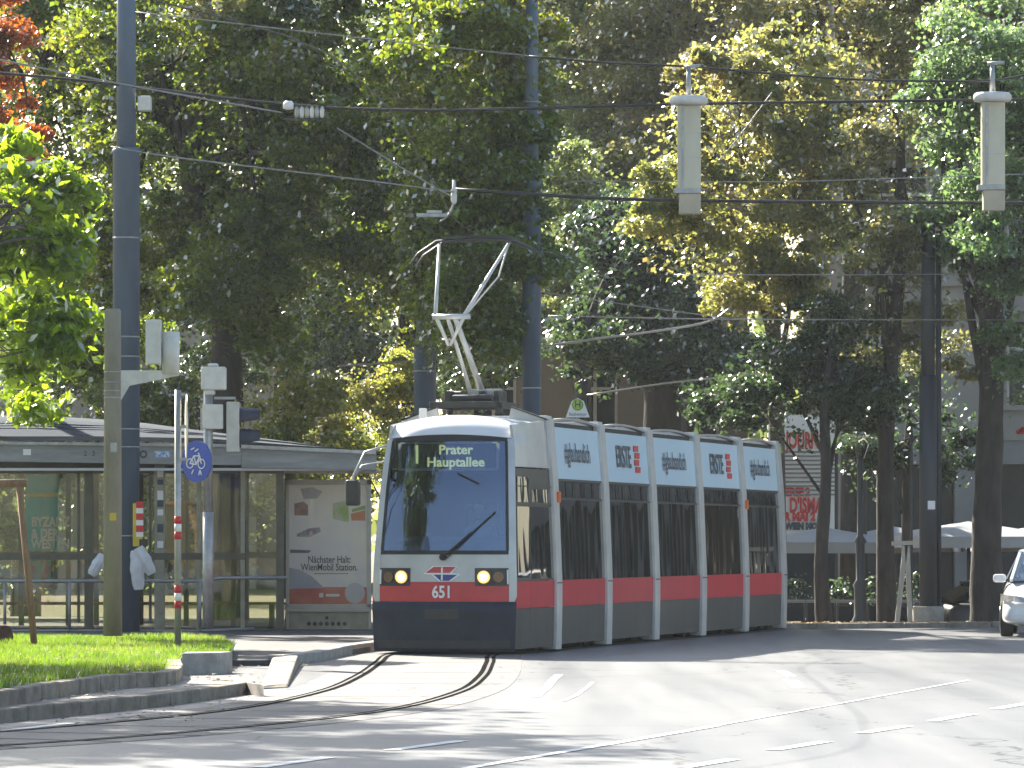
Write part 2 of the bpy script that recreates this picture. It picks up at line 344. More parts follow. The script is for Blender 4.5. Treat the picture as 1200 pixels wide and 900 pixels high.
def strip(ptsL, ptsR, z, name, m, kind='structure'):
    b = MB(); n = len(ptsL); vs = [(p[0], p[1], z) for p in ptsL] + [(p[0], p[1], z) for p in ptsR]
    b.add(vs, [(i, n + i, n + i + 1, i + 1) for i in range(n - 1)]); return tag(b.build(name, m), kind=kind)
def catmull(P, n=8):
    P = [Vector((p[0], p[1], p[2] if len(p) > 2 else 0)) for p in P]; Q = [P[0] * 2 - P[1]] + P + [P[-1] * 2 - P[-2]]; out = []
    for i in range(1, len(Q) - 2):
        for k in range(n):
            t = k / n; a, b_, c, d_ = Q[i - 1], Q[i], Q[i + 1], Q[i + 2]
            out.append(.5 * ((2 * b_) + (c - a) * t + (2 * a - 5 * b_ + 4 * c - d_) * t * t + (3 * b_ - a - 3 * c + d_) * t ** 3))
    out.append(P[-1]); return out
def offset(P, dd):
    out = []
    for i, p in enumerate(P):
        t = (P[min(i + 1, len(P) - 1)] - P[max(i - 1, 0)]).normalized(); out.append(p + Vector((t.y, -t.x, 0)) * dd)
    return out

# tram path: right outer side points
TH = [R(a) for a in (14, 14.5, 15.5, 15.5, 15)]
RP = [Vector((.68, 64, 0))]
for t in TH: RP.append(RP[-1] + Vector((math.sin(t), math.cos(t), 0)) * 3.3)
def right(t): return Vector((math.cos(t), -math.sin(t), 0))
ANG = [R(13.5), R(14.2), R(15), R(15.5), R(15.2), R(13)]
CP = [RP[i] - right(ANG[i]) * 1.205 for i in range(6)]
THC = R(12.5)
FRONT = CP[0] - Vector((math.sin(THC), math.cos(THC), 0)) * 2.25
# rails: centre line follows the tram, then curves to the lower left
ctr = [CP[5] + Vector((math.sin(R(6)), math.cos(R(6)), 0)) * 12, CP[5], CP[4], CP[3], CP[2], CP[1], CP[0], FRONT, Vector((-1.02, 58, 0)), Vector((-1.08, 52, 0)), Vector((-1.30, 46.5, 0)),
       Vector((-1.98, 41.2, 0)), Vector((-3.4, 36.9, 0)), Vector((-4.9, 34.2, 0)), Vector((-7.5, 31.0, 0)), Vector((-13, 26.5, 0)), Vector((-25, 20, 0))]
cc = catmull(ctr, 8)
bedL, bedR = offset(cc, -1.15), offset(cc, 1.15)
strip(bedL, bedR, .004, 'track_bed', M['bed'])
b = MB()
for s_ in (-1, 1):
    for (o0, o1, z, k) in ((.7175, .7775, .009, 0), ):
        A, B = offset(cc, s_ * .7175), offset(cc, s_ * .752)
        n = len(A); b.add([(p.x, p.y, .009) for p in A] + [(p.x, p.y, .009) for p in B], [(i, n + i, n + i + 1, i + 1) for i in range(n - 1)])
tag(b.build('tram_rails', M['rail']), kind='structure')
b = MB()
for s_ in (-1, 1):
    for o0, o1 in ((.655, .7175), (.752, .80)):
        A, B = offset(cc, s_ * o0), offset(cc, s_ * o1)
        n = len(A); b.add([(p.x, p.y, .0075) for p in A] + [(p.x, p.y, .0075) for p in B], [(i, n + i, n + i + 1, i + 1) for i in range(n - 1)])
for k in range(28, len(cc) - 8, 3):                 # transverse joints of the track slabs
    t = (cc[k + 1] - cc[k - 1]).normalized(); q = Vector((t.y, -t.x, 0))
    A = cc[k] - q * 1.15; B = cc[k] + q * 1.15; e = t * .018
    b.add([(*(A - e).xy, .0065), (*(B - e).xy, .0065), (*(B + e).xy, .0065), (*(A + e).xy, .0065)], [(0, 1, 2, 3)])
tag(b.build('track_grooves', M['groove']), kind='structure')

# painted markings
b = MB()
def mark(p0, p1, wdt):
    A, B = gd(*p0), gd(*p1); t = (B - A).normalized(); q = Vector((t.y, -t.x, 0)) * wdt / 2
    n = max(2, int((B - A).length / 1.5)); 
    b.add([(*(A - q).xy, .0055), (*(A + q).xy, .0055), (*(B + q).xy, .0055), (*(B - q).xy, .0055)], [(0, 1, 2, 3)])
for p0, p1 in (((800, 900), (858, 890.5)), ((905, 879.5), (968, 869.5)), ((1010, 859.5), (1062, 851.5)), ((1094, 845), (1140, 837)), ((1167, 831), (1206, 824.5)),
               ((302, 900), (385, 888)), ((458, 879.5), (542, 868.5)), ((1230, 820), (1262, 814))): mark(p0, p1, .13)
mark((540, 902), (840, 851), .10); mark((840, 851), (1135, 797.5), .04)
mark((916, 787), (927, 793), .13); mark((927, 798), (936, 806), .16)
mark((0, 857.5), (85, 847.5), .12)
ar = [gd(*p) for p in ((655, 791), (648, 797), (641, 806), (628, 817))]
for A, B in zip(ar, ar[1:]):
    t = (B - A).normalized(); q = Vector((t.y, -t.x, 0)) * .05; b.add([(*(A - q).xy, .0055), (*(A + q).xy, .0055), (*(B + q).xy, .0055), (*(B - q).xy, .0055)], [(0, 1, 2, 3)])
ar = [gd(*p) for p in ((694, 800), (688, 806), (676, 815), (660, 822))]
for A, B in zip(ar, ar[1:]):
    t = (B - A).normalized(); q = Vector((t.y, -t.x, 0)) * .022; b.add([(*(A - q).xy, .0055), (*(A + q).xy, .0055), (*(B + q).xy, .0055), (*(B - q).xy, .0055)], [(0, 1, 2, 3)])
tag(b.build('road_markings', M['paint']), kind='structure')

# ---- left island: pavement, kerbs, grass
def kerbline(pts, z0, z1, wd, name, m=None):
    """row of kerbstones along pts (front edge), going back wd"""
    b = MB(); P = catmull(pts, 3); 
    back = offset(P, -wd); acc = 0
    L = 1.0; seg = [P[0]]; 
    for i in range(len(P) - 1):
        a, c = P[i], P[i + 1]; ba, bc = back[i], back[i + 1]
        t = (c - a).normalized() * .006
        j = random.uniform(-.006, .006)
        vs = [(*(a + t).xy, z0), (*(c - t).xy, z0), (*(bc - t).xy, z0), (*(ba + t).xy, z0), (*(a + t).xy, z1 + j), (*(c - t).xy, z1 + j), (*(bc - t).xy, z1 + j), (*(ba + t).xy, z1 + j)]
        b.add(vs, [(3, 2, 1, 0), (4, 5, 6, 7), (0, 1, 5, 4), (1, 2, 6, 5), (2, 3, 7, 6), (3, 0, 4, 7)])
    o = b.build(name, m or M['kerb'], bevel=.018); return tag(o, kind='structure')
k1 = [gd(-130, 862), gd(0, 847.5), gd(95, 838), gd(200, 827), gd(300, 812)]
kerbline(k1, -.05, .13, .22, 'kerb')
pv = catmull(k1, 6); inner = offset(pv, -.2)
# island pavement behind the kerb (top at 0.125)
def up(px, py, z): # pixel on a level plane of height z
    Y = (CH - z) * FPX / (py - HY); return Vector(((px - CX) * Y / FPX, Y, z))
isl = [p.xy for p in inner] + [up(309, 803, .12).xy, up(296, 800, .12).xy, up(215, 795, .12).xy, up(140, 793, .12).xy, (-9.5, 60), (-16, 50)]
b = MB(); b.prism([tuple(p) for p in isl], -.1, .122); tag(b.build('island_pavement', M['paveL']), kind='structure')
# grass kerb, inner
k2 = [up(-150, 842, .12), up(0, 829, .12), up(70, 818, .12), up(140, 808, .12), up(196, 804, .12), up(214, 797, .12), up(212, 788, .12)]
kerbline(k2, .1, .27, .16, 'grass_kerb')
def GZf(y): return .26 - .16 * (y - 44) / 28
def lp_(px, py):
    Y = 50.
    for _ in range(8): Y = (CH - GZf(Y)) * FPX / (py - HY)
    return ((px - CX) * Y / FPX, Y)
gp = [Vector(p).xy for p in offset(catmull(k2, 3), -.14)]
grass_poly = [tuple(p) for p in gp] + [lp_(207, 784), lp_(211, 769), lp_(262, 767), lp_(273, 762), lp_(274, 757), lp_(262, 750.5), lp_(240, 748), lp_(0, 747), (-14, 73), (-16, 50)]
b = MB(); b.prism(grass_poly, -.1, 0); b.v = [(x, y, z if z < -.05 else GZf(y) - .01) for x, y, z in b.v]; tag(b.build('lawn_soil', M['soilg']), kind='structure')
# concrete block at the lawn corner
b = MB(); a0 = gd(213, 791); a1 = gd(258, 790)
b.prism([(a0.x, a0.y), (a1.x, a1.y), (a1.x + .12, a1.y + .5), (a0.x, a0.y + .6)], -.02, .26)
tag(b.build('kerb_block', M['conc'], bevel=.02), 'pale concrete kerb block at the grass corner behind the striped post', 'kerb block')
# grass blades
def in_poly(x, y, poly):
    c = np.zeros(len(x), bool); n = len(poly)
    for i in range(n):
        x0, y0 = poly[i]; x1, y1 = poly[(i + 1) % n]
        if y0 == y1: continue
        k = ((y0 > y) != (y1 > y)) & (x < (x1 - x0) * (y - y0) / (y1 - y0) + x0); c ^= k
    return c
def np_mesh(name, V, F, m, parent=None, nper=3):
    me = bpy.data.meshes.new(name); me.vertices.add(len(V)); me.vertices.foreach_set('co', V.astype(np.float32).ravel())
    nf = len(F); me.loops.add(nf * nper); me.loops.foreach_set('vertex_index', F.astype(np.int32).ravel()); me.polygons.add(nf)
    me.polygons.foreach_set('loop_start', np.arange(0, nf * nper, nper, dtype=np.int32)); me.update(calc_edges=True); me.materials.append(m)
    o = bpy.data.objects.new(name, me); col.objects.link(o)
    if parent: o.parent = parent
    return o
def grass(name, poly, z, n, hmin, hmax, m, lab=None):
    P = np.array(poly); lo, hi = P.min(0), P.max(0); x = rng.uniform(lo[0], hi[0], n); y = rng.uniform(lo[1], hi[1], n)
    k = in_poly(x, y, poly) & (x > -9.5); x, y = x[k], y[k]; n = len(x)
    a = rng.uniform(0, 2 * math.pi, n); h = rng.uniform(hmin, hmax, n) * (.6 + .8 * (np.sin(x * 2.3 + 1) * np.cos(y * 1.7) * .5 + .5)); wd = rng.uniform(.005, .010, n)
    ln = rng.uniform(.02, .9, n) * h; b_ = rng.uniform(0, 2 * math.pi, n)
    V = np.zeros((n, 3, 3)); z = GZf(y) - .012; V[:, 0] = np.c_[x - np.cos(a) * wd, y - np.sin(a) * wd, z]; V[:, 1] = np.c_[x + np.cos(a) * wd, y + np.sin(a) * wd, z]
    V[:, 2] = np.c_[x + np.cos(b_) * ln, y + np.sin(b_) * ln, z + h]
    o = np_mesh(name, V.reshape(-1, 3), np.arange(n * 3).reshape(-1, 3), m); return tag(o, lab, 'grass', kind='stuff')
M['grass'] = leafmat('grass_blade', [(.03, .075, .010), (.055, .11, .014), (.085, .135, .02), (.16, .15, .06)], .55, 1.2)
grass('lawn_grass', grass_poly, 0, 340000, .04, .10, M['grass'], 'short bright green grass on the raised island')
# pavement behind (platform) + ramp kerb + platform kerb
b = MB()
plat = [up(262, 782, .10).xy, up(372, 781, .10).xy, up(398, 770, .10).xy, up(430, 762, .10).xy, (-1.95, 66), (-1.6, 68), (-.5, 71), (.6, 76), (2.0, 84), (-2, 88), (-16, 88), (-16, 60), (-9, 60)]
plat = [(-4.6, 56.5), (-2.95, 56.5), (-2.6, 58.2), (-2.35, 61.2), (-1.95, 64.5), (-1.15, 68), (-.3, 71.3), (.6, 74.8), (1.5, 78.2), (3.4, 86), (-2, 90), (-16, 90), (-16, 56.5)]
b.prism(plat, -.1, .075); tag(b.build('platform_pavement', M['pave']), kind='structure')
kerbline([Vector((-2.93, 56.5, 0)), Vector((-2.58, 58.2, 0)), Vector((-2.33, 61.2, 0)), Vector((-1.93, 64.5, 0)), Vector((-1.13, 68, 0)), Vector((-.28, 71.3, 0)), Vector((.62, 74.8, 0)), Vector((1.55, 78.2, 0)), Vector((2.3, 81.2, 0))], -.05, .14, .2, 'platform_kerb', M['conc'])
# sloping concrete ramp block
b = MB(); A, B_, C_, D_ = gd(303, 808), gd(338, 806), gd(352, 780), gd(318, 779)
b.add([(*A.xy, .004), (*B_.xy, .004), (*C_.xy, .004), (*D_.xy, .004), (*(A + Vector((.04, .2, 0))).xy, .035), (*(B_ + Vector((-.02, .2, 0))).xy, .04), (*(C_ + Vector((-.03, 0, 0))).xy, .13), (*(D_ + Vector((.02, 0, 0))).xy, .12)],
      [(3, 2, 1, 0), (4, 5, 6, 7), (0, 1, 5, 4), (1, 2, 6, 5), (2, 3, 7, 6), (3, 0, 4, 7)])
tag(b.build('ramp_stone', M['kerb'], bevel=.02), 'pale sloping concrete stone beside the tram track', 'kerb stone')
# right far kerb
kerbline([Vector((1.4, 80.0, 0)), Vector((4.9, 80.4, 0)), Vector((6.5, 81.2, 0)), Vector((8.9, 82.3, 0)), Vector((12, 83.6, 0)), Vector((20, 87, 0))], -.05, .10, .2, 'far_kerb')

# fallen leaves along the far kerb and on the island
n = 2600; x = rng.uniform(3.5, 12, n); y = 80.9 + (x - 4.9) * .43 + np.abs(rng.normal(0, 1.2, n)); z = np.array([hfun(a, c) for a, c in zip(x, y)]) + .02
x2 = rng.uniform(-8, -3, 300); y2 = rng.uniform(41, 47, 300); x = np.r_[x]; y = np.r_[y]
a = rng.uniform(0, 6.28, n); s_ = rng.uniform(.03, .07, n); V = np.zeros((n, 4, 3))
for k in range(4):
    V[:, k] = np.c_[x + np.cos(a + k * 1.57) * s_, y + np.sin(a + k * 1.57) * s_, z + rng.uniform(0, .07, n)]
M['litter'] = leafmat('leaf_litter', [(.07, .06, .03), (.16, .12, .05), (.13, .08, .04)], .3, 2)
tag(np_mesh('fallen_leaves', V.reshape(-1, 3), np.arange(n * 4).reshape(-1, 4), M['litter'], nper=4), 'fallen autumn leaves strewn along the far kerb', 'leaves', kind='stuff')

n = 1500; x = rng.uniform(-8, -2.6, n); y = rng.uniform(38, 60, n); z = np.where(in_poly(x, y, grass_poly), GZf(y) + .03, np.where(in_poly(x, y, [tuple(p) for p in isl]), .13, .012)); a = rng.uniform(0, 6.28, n); s_ = rng.uniform(.015, .04, n); V = np.zeros((n, 4, 3))
for k in range(4): V[:, k] = np.c_[x + np.cos(a + k * 1.57) * s_, y + np.sin(a + k * 1.57) * s_, z + rng.uniform(0, .02, n)]
tag(np_mesh('fallen_leaves', V.reshape(-1, 3), np.arange(n * 4).reshape(-1, 4), M['litter'], nper=4), 'scattered small brown leaves on the lawn and island paving', 'leaves', kind='stuff')

# ------------------------------------------------------------------ TRAM
tram = empty('tram', FRONT)
tag(tram, 'red and silver low-floor articulated tram with lit headlights standing at the stop', 'tram')
def part_frame(name, loc, th):      # an Empty would do, but sections carry their own mesh
    pass
def place(o, loc, th):
    o.location = Vector(loc) - FRONT; o.rotation_euler = (0, 0, -th)
HW = [(0, 1.155), (.6, 1.17), (1.05, 1.17), (2.4, 1.115), (3.3, 1.045)]
def hw(z): return interp(HW, z)
def side_fn(sgn):
    def f(u, z): return Vector((sgn * hw(z), u * sgn, z))       # u runs so that the normal points outwards
    return f
SIDEZ = dict(skirt=(.10, .645), red=(.65, 1.03), win=(1.035, 2.20), vent=(2.215, 2.49), ad=(2.50, 3.25))
def frange(a, b, n): return [a + (b - a) * i / n for i in range(n + 1)]
SL = 1.50
def ad_text(parent, sgn, kind):
    f = lambda x, z: (Vector((sgn * hw(2.88 + z), sgn * x, 2.88 + z)), Vector((sgn, 0, .08)))
    if kind == 0:
        text('lettering', '#glaubandich', .40, M['adtext'], parent, f, .018, .78, .004)
    else:
        text('lettering', 'ERSTE', .46, M['adtext'], parent, lambda x, z: f(x - .22, z), .018, .82, .010)
        q = MB()
        for i, zz in enumerate((-.17, -.06, .05, .16)):
            for xx in ((.66,) if i % 2 else (.72,)):
                yy = xx * sgn; o_ = sgn * (hw(2.88 + zz) + .022)
                q.box(min(o_, o_ - sgn * .012), max(o_, o_ - sgn * .012), yy - .15, yy + .15, 2.88 + zz - .045, 2.88 + zz + .045)
        q.build('red_emblem', M['adred'], parent)
def section(i):
    a, c = CP[i], CP[i + 1]; mid = (a + c) / 2; th = math.atan2((c - a).x, (c - a).y); L = (c - a).length / 2 - .14
    # body: inner box, roof
    b = MB(); prof = [(-.98, .22), (.98, .22), (1.10, .3), (1.10, 1.0), (1.03, 2.4), (.97, 3.22), (-.97, 3.22), (-1.03, 2.4), (-1.10, 1.0), (-1.10, .3)]
    b.prismXZ(prof, -L, L)
    o = b.build('carriage_section', M['under'], tram); place(o, mid, th)
    if True:
        for sg in (-1, 1):
            f = side_fn(sg); us = frange(-L, L, 6)
            b = MB(); b.grid(f, us, frange(*SIDEZ['skirt'], 3), 0, .04); q = b.build('skirt_panel', M['skirt'], o)
            b = MB(); b.grid(f, us, frange(*SIDEZ['red'], 2), .004, .04); b.build('red_panel', M['redside'], o)
            # door / window glazing with black frame
            b = MB(); b.grid(f, us, frange(1.032, 2.498, 4), -.012, .02); b.build('window_frame', M['rubber'], o)
            b = MB(); b.grid(f, frange(-L + .04, -.03, 5), frange(*SIDEZ['win'], 5), .002, .006); b.grid(f, frange(.03, L - .04, 5), frange(*SIDEZ['win'], 5), .003, .006); b.build('window', M['sideglass'], o)
            b = MB()
            for u0, u1 in ((-L + .10, -.95), (-.88, -.5), (-.43, .06), (.13, .75), (.82, L - .12)): b.grid(f, [u0, u1], [2.235, 2.45], .006, .01)
            b.build('vent_window', M['ventglass'], o)
            b = MB(); b.grid(f, us, [2.195, 2.22], .006, .02); b.grid(f, us, [2.468, 2.50], .006, .02); b.build('window_trim', M['skirt'], o)
            b = MB(); b.grid(f, frange(-L + .02, L - .02, 6), frange(*SIDEZ['ad'], 3), .004, .03); adp = b.build('advert_panel', M['ad'], o)
            ad_text(o, sg, i % 2)
            # roof edge rail, bowed
            b = MB()
            for k in range(8):
                y0, y1 = -L + 2 * L * k / 8, -L + 2 * L * (k + 1) / 8
                z0 = 3.33 + .06 * math.sin(math.pi * k / 8); z1 = 3.33 + .06 * math.sin(math.pi * (k + 1) / 8)
                b.bar((sg * 1.0, y0, z0), (sg * 1.0, y1, z1), .10, .035)
            b.build('roof_rail', M['silver'], o)
            b = MB(); b.box(sg * .97 - .02, sg * .97 + .02, -L, L, 3.2, 3.32); b.build('roof_side', M['rubber'], o)
        b = MB()
        for k in range(3): y0 = -L + .2 + k * (2 * L - .3) / 3; b.box(-.75, .75, y0, y0 + (2 * L - .5) / 3, 3.22, 3.33 - .02 * (k % 2))
        b.build('roof_equipment', M['skirt'], o, bevel=.02)
    return o
def portal(i):
    b = MB()
    for sg in (-1, 1):
        f = lambda u, z: Vector((sg * (hw(z) + .045), u * sg, z))
        b.grid(f, [-.17, -.14, 0, .14, .17], [.035, .3, .64, 1.03, 1.7, 2.4, 2.9, 3.25, 3.36], 0, .20)
    b.box(-1.06, 1.06, -.15, .15, 3.30, 3.40)
    o = b.build('portal', M['silverP'], tram, bevel=.012); place(o, CP[i], ANG[i])
    b = MB(); b.prismXZ([(-1.0, .2), (1.0, .2), (1.10, .4), (1.10, 1.0), (1.02, 2.4), (.95, 3.28), (-.95, 3.28), (-1.02, 2.4), (-1.10, 1.0), (-1.10, .4)], -.24, .24); b.build('gangway_bellows', M['rubber'], o)
    for sg in (-1, 1):
        b = MB(); b.disc((sg * .80, 0, .30), (1, 0, 0), .30, .14, 20); b.build('wheel', M['under'], o)
        b = MB(); b.box(min(sg * (hw(1.0) + .035), sg * (hw(1) + .054)), max(sg * (hw(1.0) + .035), sg * (hw(1) + .054)), -.152, .152, .985, 1.0); b.build('seam', M['rubber'], o)
        if i in (0, 4):
            xs_ = sorted((sg * (hw(2.2) + .04), sg * (hw(2.2) + .085))); b = MB(); b.box(*xs_, .02, .12, 2.15, 2.31); b.build('turn_signal', M['orange'], o, bevel=.012)
    return o
for i in range(5): section(i)
for i in range(6): portal(i)

HF = [(0, 1.01), (.7, 1.035), (1.05, 1.035), (1.45, 1.02), (2.5, .965), (3.1, .915), (3.45, .86)]
RK = [(0, .03), (.10, -.03), (.70, -.04), (.74, 0), (1.05, 0), (1.4, .02), (2.3, .17), (3.08, .36), (3.16, .40), (3.25, .50), (3.33, .72), (3.38, 1.0)]
def FS(u, z):           # front skin; u from -1 (camera left) to 1
    return Vector((u * interp(HF, z), interp(RK, z) + .17 * abs(u) ** 2.4, z - (.10 * u * u if z > 3.0 else .0) * sm((z - 3.0) / .15)))
def cab(loc, th, rear=False):
    b = MB(); b.box(-.95, .95, .35, 2.1, .18, .5); b.box(-.98, .98, 1.75, 2.1, .5, 3.2)
    o = b.build('rear_cab' if rear else 'driver_cab', M['under' if rear else 'interior'], tram); place(o, loc, th)
    us = frange(-1, 1, 20)
    def P(name, u0, u1, zs, m, off=0, thk=.03, n=10, par=None, bev=0): b = MB(); b.grid(FS, frange(u0, u1, n), zs, off, thk); return b.build(name, m, par or o, bevel=bev)
    bm_ = P('bumper', -1, 1, [.05, .10, .16, .4, .6, .70, .735], M['bumper'], .012, .06, 20)
    P('bumper_lip', -.93, .93, [.10, .13, .20], M['blackm'], .03, .04, 20, bm_)
    P('coupler_cover', -.23, .23, [.50, .64], M['blackm'], .022, .02, 4, bm_, .01)
    P('front_red_panel', -.90, .90, [.745, .86, 1.02], M['red'], .0, .04, 18)
    P('front_panel', -.90, .90, [1.023, 1.2, 1.405], M['silver'], .0, .04, 18)
    for sg in (-1, 1): P('windscreen_pillar', min(sg * .90, sg * 1.0), max(sg * .90, sg * 1.0), [.745, 1.05, 1.4, 1.8, 2.3, 2.7, 3.07], M['silver'], .006, .06, 3)
    b = MB(); b.grid(FS, frange(-.9, .9, 14), [1.405, 1.46], .008, .03); b.grid(FS, frange(-.9, .9, 14), [3.0, 3.08], .008, .03)
    for sg in (-1, 1): b.grid(FS, frange(min(sg * .865, sg * .905), max(sg * .865, sg * .905), 1), [1.46, 1.9, 2.3, 2.7, 3.0], .008, .03)
    b.build('windscreen_seal', M['rubber'], o)
    P('windscreen', -.865, .865, frange(1.455, 3.01, 8), M['windscreen'], .002, .006, 14)
    rf = P('cab_roof', -1, 1, [3.085, 3.13, 3.18, 3.23, 3.28, 3.33, 3.37, 3.38], M['white_paint'], .006, .05, 20)
    P('roof_seam', -.97, .97, [3.07, 3.088], M['rubber'], .012, .02, 20, rf)
    # rear part of the cab roof
    b = MB(); 
    def RF(u, y): return Vector((u * lerp(.86, 1.0, (y - 1) / 1.1), y, 3.38 - .10 * u * u - (0.0)))
    b.grid(RF, frange(-1, 1, 12), frange(1.0, 2.1, 3), .004, .05); b.build('cab_roof_deck', M['white_paint'], rf)
    for sg in (-1, 1):
        def SS(t, z, sg=sg):        # cab side
            t_ = t if sg > 0 else 1 - t
            y0 = interp(RK, min(z, 3.1)) + .17; x0 = interp(HF, z)
            return Vector((sg * lerp(x0, hw(z), max(0., t_) ** .8), lerp(y0, 2.1, t_), z - .10 * (1 - t_) * sm((z - 3.0) / .15)))
        def Q(name, t0, t1, zs, m, off=0, thk=.03, n=6, par=None):
            if sg < 0: t0, t1 = 1 - t1, 1 - t0
            b = MB(); b.grid(SS, frange(t0, t1, n), zs, off, thk); return b.build(name, m, par or o)
        s1 = Q('side_skirt', 0.0, .34, [.08, .4, .645], M['skirt'], 0, .04); Q('side_skirt', .345, 1, [.08, .4, .645], M['skirt'], 0, .04)
        s1 = Q('side_red_panel', 0, .34, [.65, .85, 1.03], M['redside'], 0.004, .04); Q('side_red_panel', .345, 1, [.65, .85, 1.03], M['redside'], 0.004, .04)
        fr = Q('side_window_frame', 0, 1, [1.035, 1.5, 2.0, 2.62], M['blackm'], -.004, .03)
        Q('side_window', .03, .34, frange(1.08, 2.08, 3), M['sideglass'], .002, .006, 4, fr); Q('side_window', .37, .97, frange(1.06, 2.08, 3), M['sideglass'], .002, .006, 4, fr)
        Q('side_window', .42, .93, [2.14, 2.33], M['ventglass'], .004, .006, 3, fr); Q('side_window', .04, .34, [2.14, 2.5], M['ventglass'], .004, .006, 3, fr)
        Q('frame_bar', .0, 1, [2.36, 2.375], M['skirt'], .008, .01, 4, fr); Q('frame_bar', .0, 1, [2.10, 2.115], M['skirt'], .008, .01, 4, fr)
        Q('upper_side_panel', 0, 1, [2.64, 2.9, 3.07, 3.13, 3.24, 3.33], M['silver'], .002, .04)
    # headlights
    for sg in (-1, 1):
        u0, u1 = sorted((sg * .45, sg * .895))
        h = P('headlight', u0, u1, [.965, 1.09, 1.215], M['blackm'], .012, .03, 6)
        cpt = FS(sg * .57, 1.09); nrm = Vector((sg * .12, -1, 0))
        b = MB(); b.disc(cpt + nrm * .02, nrm, .105, .02, 24); b.build('reflector', M['lampdim'], h)
        b = MB(); b.disc(cpt + nrm * .032, nrm, .088, .012, 24); b.build('lens', M['adred' if rear else 'lampwarm'], h)
        b = MB(); b.disc(cpt + nrm * .040, nrm, .052, .01, 20); b.build('bulb', M['adred' if rear else 'lamp'], h)
        c2 = FS(sg * .76, 1.09); b = MB(); b.disc(c2 + nrm * .02, Vector((sg * .3, -1, 0)), .075, .02, 20); b.build('reflector', M['lampdim'], h)
        P('side_marker', *sorted((sg * .872, sg * .892)), [.99, 1.19], M['white'], .02, .01, 2, h)
    if rear: return o
    # fleet number, emblem
    wp = lambda zc: (lambda x, z: (FS(x / 1.03, zc + z), Vector((0, -1, 0))))
    text('fleet_number', '651', .235, M['white'], o, wp(.873), .012, .82, .006)
    def poly(pts, m, off, name, par):
        q = MB(); n = len(pts); V = [FS(x / 1.03, 1.135 + z) + Vector((0, -off, 0)) for x, z in pts]; q.add(V + [v + Vector((0, .008, 0)) for v in V], [tuple(range(n)), tuple(range(n, 2 * n))[::-1]] + [(i, n + i, n + (i + 1) % n, (i + 1) % n) for i in range(n)]); return q.build(name, m, par)
    lg = poly([(-.27, .0), (-.15, -.012), (-.04, -.108), (.12, -.108), (.27, -.005), (.14, .012), (.22, .108), (-.14, .108)], M['white'], .010, 'emblem', o)
    poly([(-.24, .012), (-.12, .098), (.20, .098), (.11, .012)], M['red'], .014, 'emblem_stripe', lg)
    poly([(-.12, -.012), (.22, -.012), (.10, -.098), (-.02, -.098)], M['logoblue'], .014, 'emblem_stripe', lg)
    poly([(-.012, -.09), (.012, -.09), (.012, .09), (-.012, .09)], M['white'], .018, 'emblem_stripe', lg)
    poly([(-.09, -.008), (.12, -.008), (.12, .010), (-.09, .010)], M['white'], .0185, 'emblem_stripe', lg)
    # wiper: pivot low centre, blade up to the right
    wi = MB(); p0 = FS(.02, 1.37) + Vector((0, -.05, 0)); p1 = FS(.42, 1.72) + Vector((0, -.06, 0)); p2 = FS(.74, 2.0) + Vector((0, -.05, 0)); p3 = FS(.10, 1.42) + Vector((0, -.045, 0))
    wi.tube([p0, p1], .016, 6); wi.tube([p3, p2], .013, 6); wi.tube([p0 + Vector((.05, 0, -.02)), FS(.60, 1.88) + Vector((0, -.07, 0))], .008, 6); wi.disc(p0, (0, -1, 0), .05, .05, 12)
    wi.build('wiper', M['rubber'], o)
    # destination display inside, behind the windscreen
    ds = MB(); ds.prismXZ([(-.70, 2.62), (.70, 2.62), (.67, 2.97), (-.67, 2.97)], .42, .56); dsp = ds.build('destination_display', M['interior'], o, bevel=.01)
    ds = MB()
    for x0, x1, z0, z1 in ((-.73, .73, 2.585, 2.62), (-.70, .70, 2.965, 2.985), (-.73, -.685, 2.62, 2.97), (.685, .73, 2.62, 2.97)): ds.box(x0, x1, .405, .44, z0, z1)
    ds.build('display_frame', M['silver'], dsp)
    text('display_number', '1', .36, M['led'], dsp, loc=(-.46, .405, 2.80), sx=.75, bold=.006)
    text('display_text', 'Prater', .185, M['led'], dsp, loc=(.10, .405, 2.875), bold=.005, sx=1.05)
    text('display_text', 'Hauptallee', .185, M['led'], dsp, loc=(.10, .405, 2.70), bold=.005, sx=1.05)
    # desk
    dk = MB(); dk.add([(-.85, .30, 1.32), (.85, .30, 1.32), (.85, .75, 1.40), (-.85, .75, 1.40), (-.85, .42, 1.52), (.85, .42, 1.52), (.8, .8, 1.66), (-.6, .8, 1.66)], [(3, 2, 1, 0), (4, 5, 6, 7), (0, 1, 5, 4), (1, 2, 6, 5), (2, 3, 7, 6), (3, 0, 4, 7)]); dk.build('driver_desk', M['dash'], o)
    st = MB(); st.box(.02, .52, 1.35, 1.50, 1.2, 2.12); st.box(.02, .52, .95, 1.4, 1.1, 1.25); st.build('driver_seat', M['seat'], o, bevel=.04)
    # small sunshade wiper seen at the top of the glass
    q = MB(); q.bar(FS(.18, 2.55) + Vector((0, -.03, 0)), FS(.50, 2.40) + Vector((0, -.03, 0)), .03, .02); q.build('wiper_blade', M['rubber'], o)
    # door mirror on its bracket, camera left
    q = MB(); q.tube([(-.93, .55, 2.95), (-1.22, .40, 2.85), (-1.36, .32, 2.52), (-1.36, .30, 2.35)], .016, 8); q.tube([(-.95, .5, 2.72), (-1.25, .36, 2.66), (-1.36, .31, 2.46)], .014, 8)
    mb = q.build('mirror_arm', M['galv'], o)
    q = MB(); q.box(-1.47, -1.26, .24, .36, 2.09, 2.46); q.build('mirror', M['blackm'], mb, bevel=.035)
    q = MB(); q.box(.02, .10, .40, .60, 3.02, 3.4); 
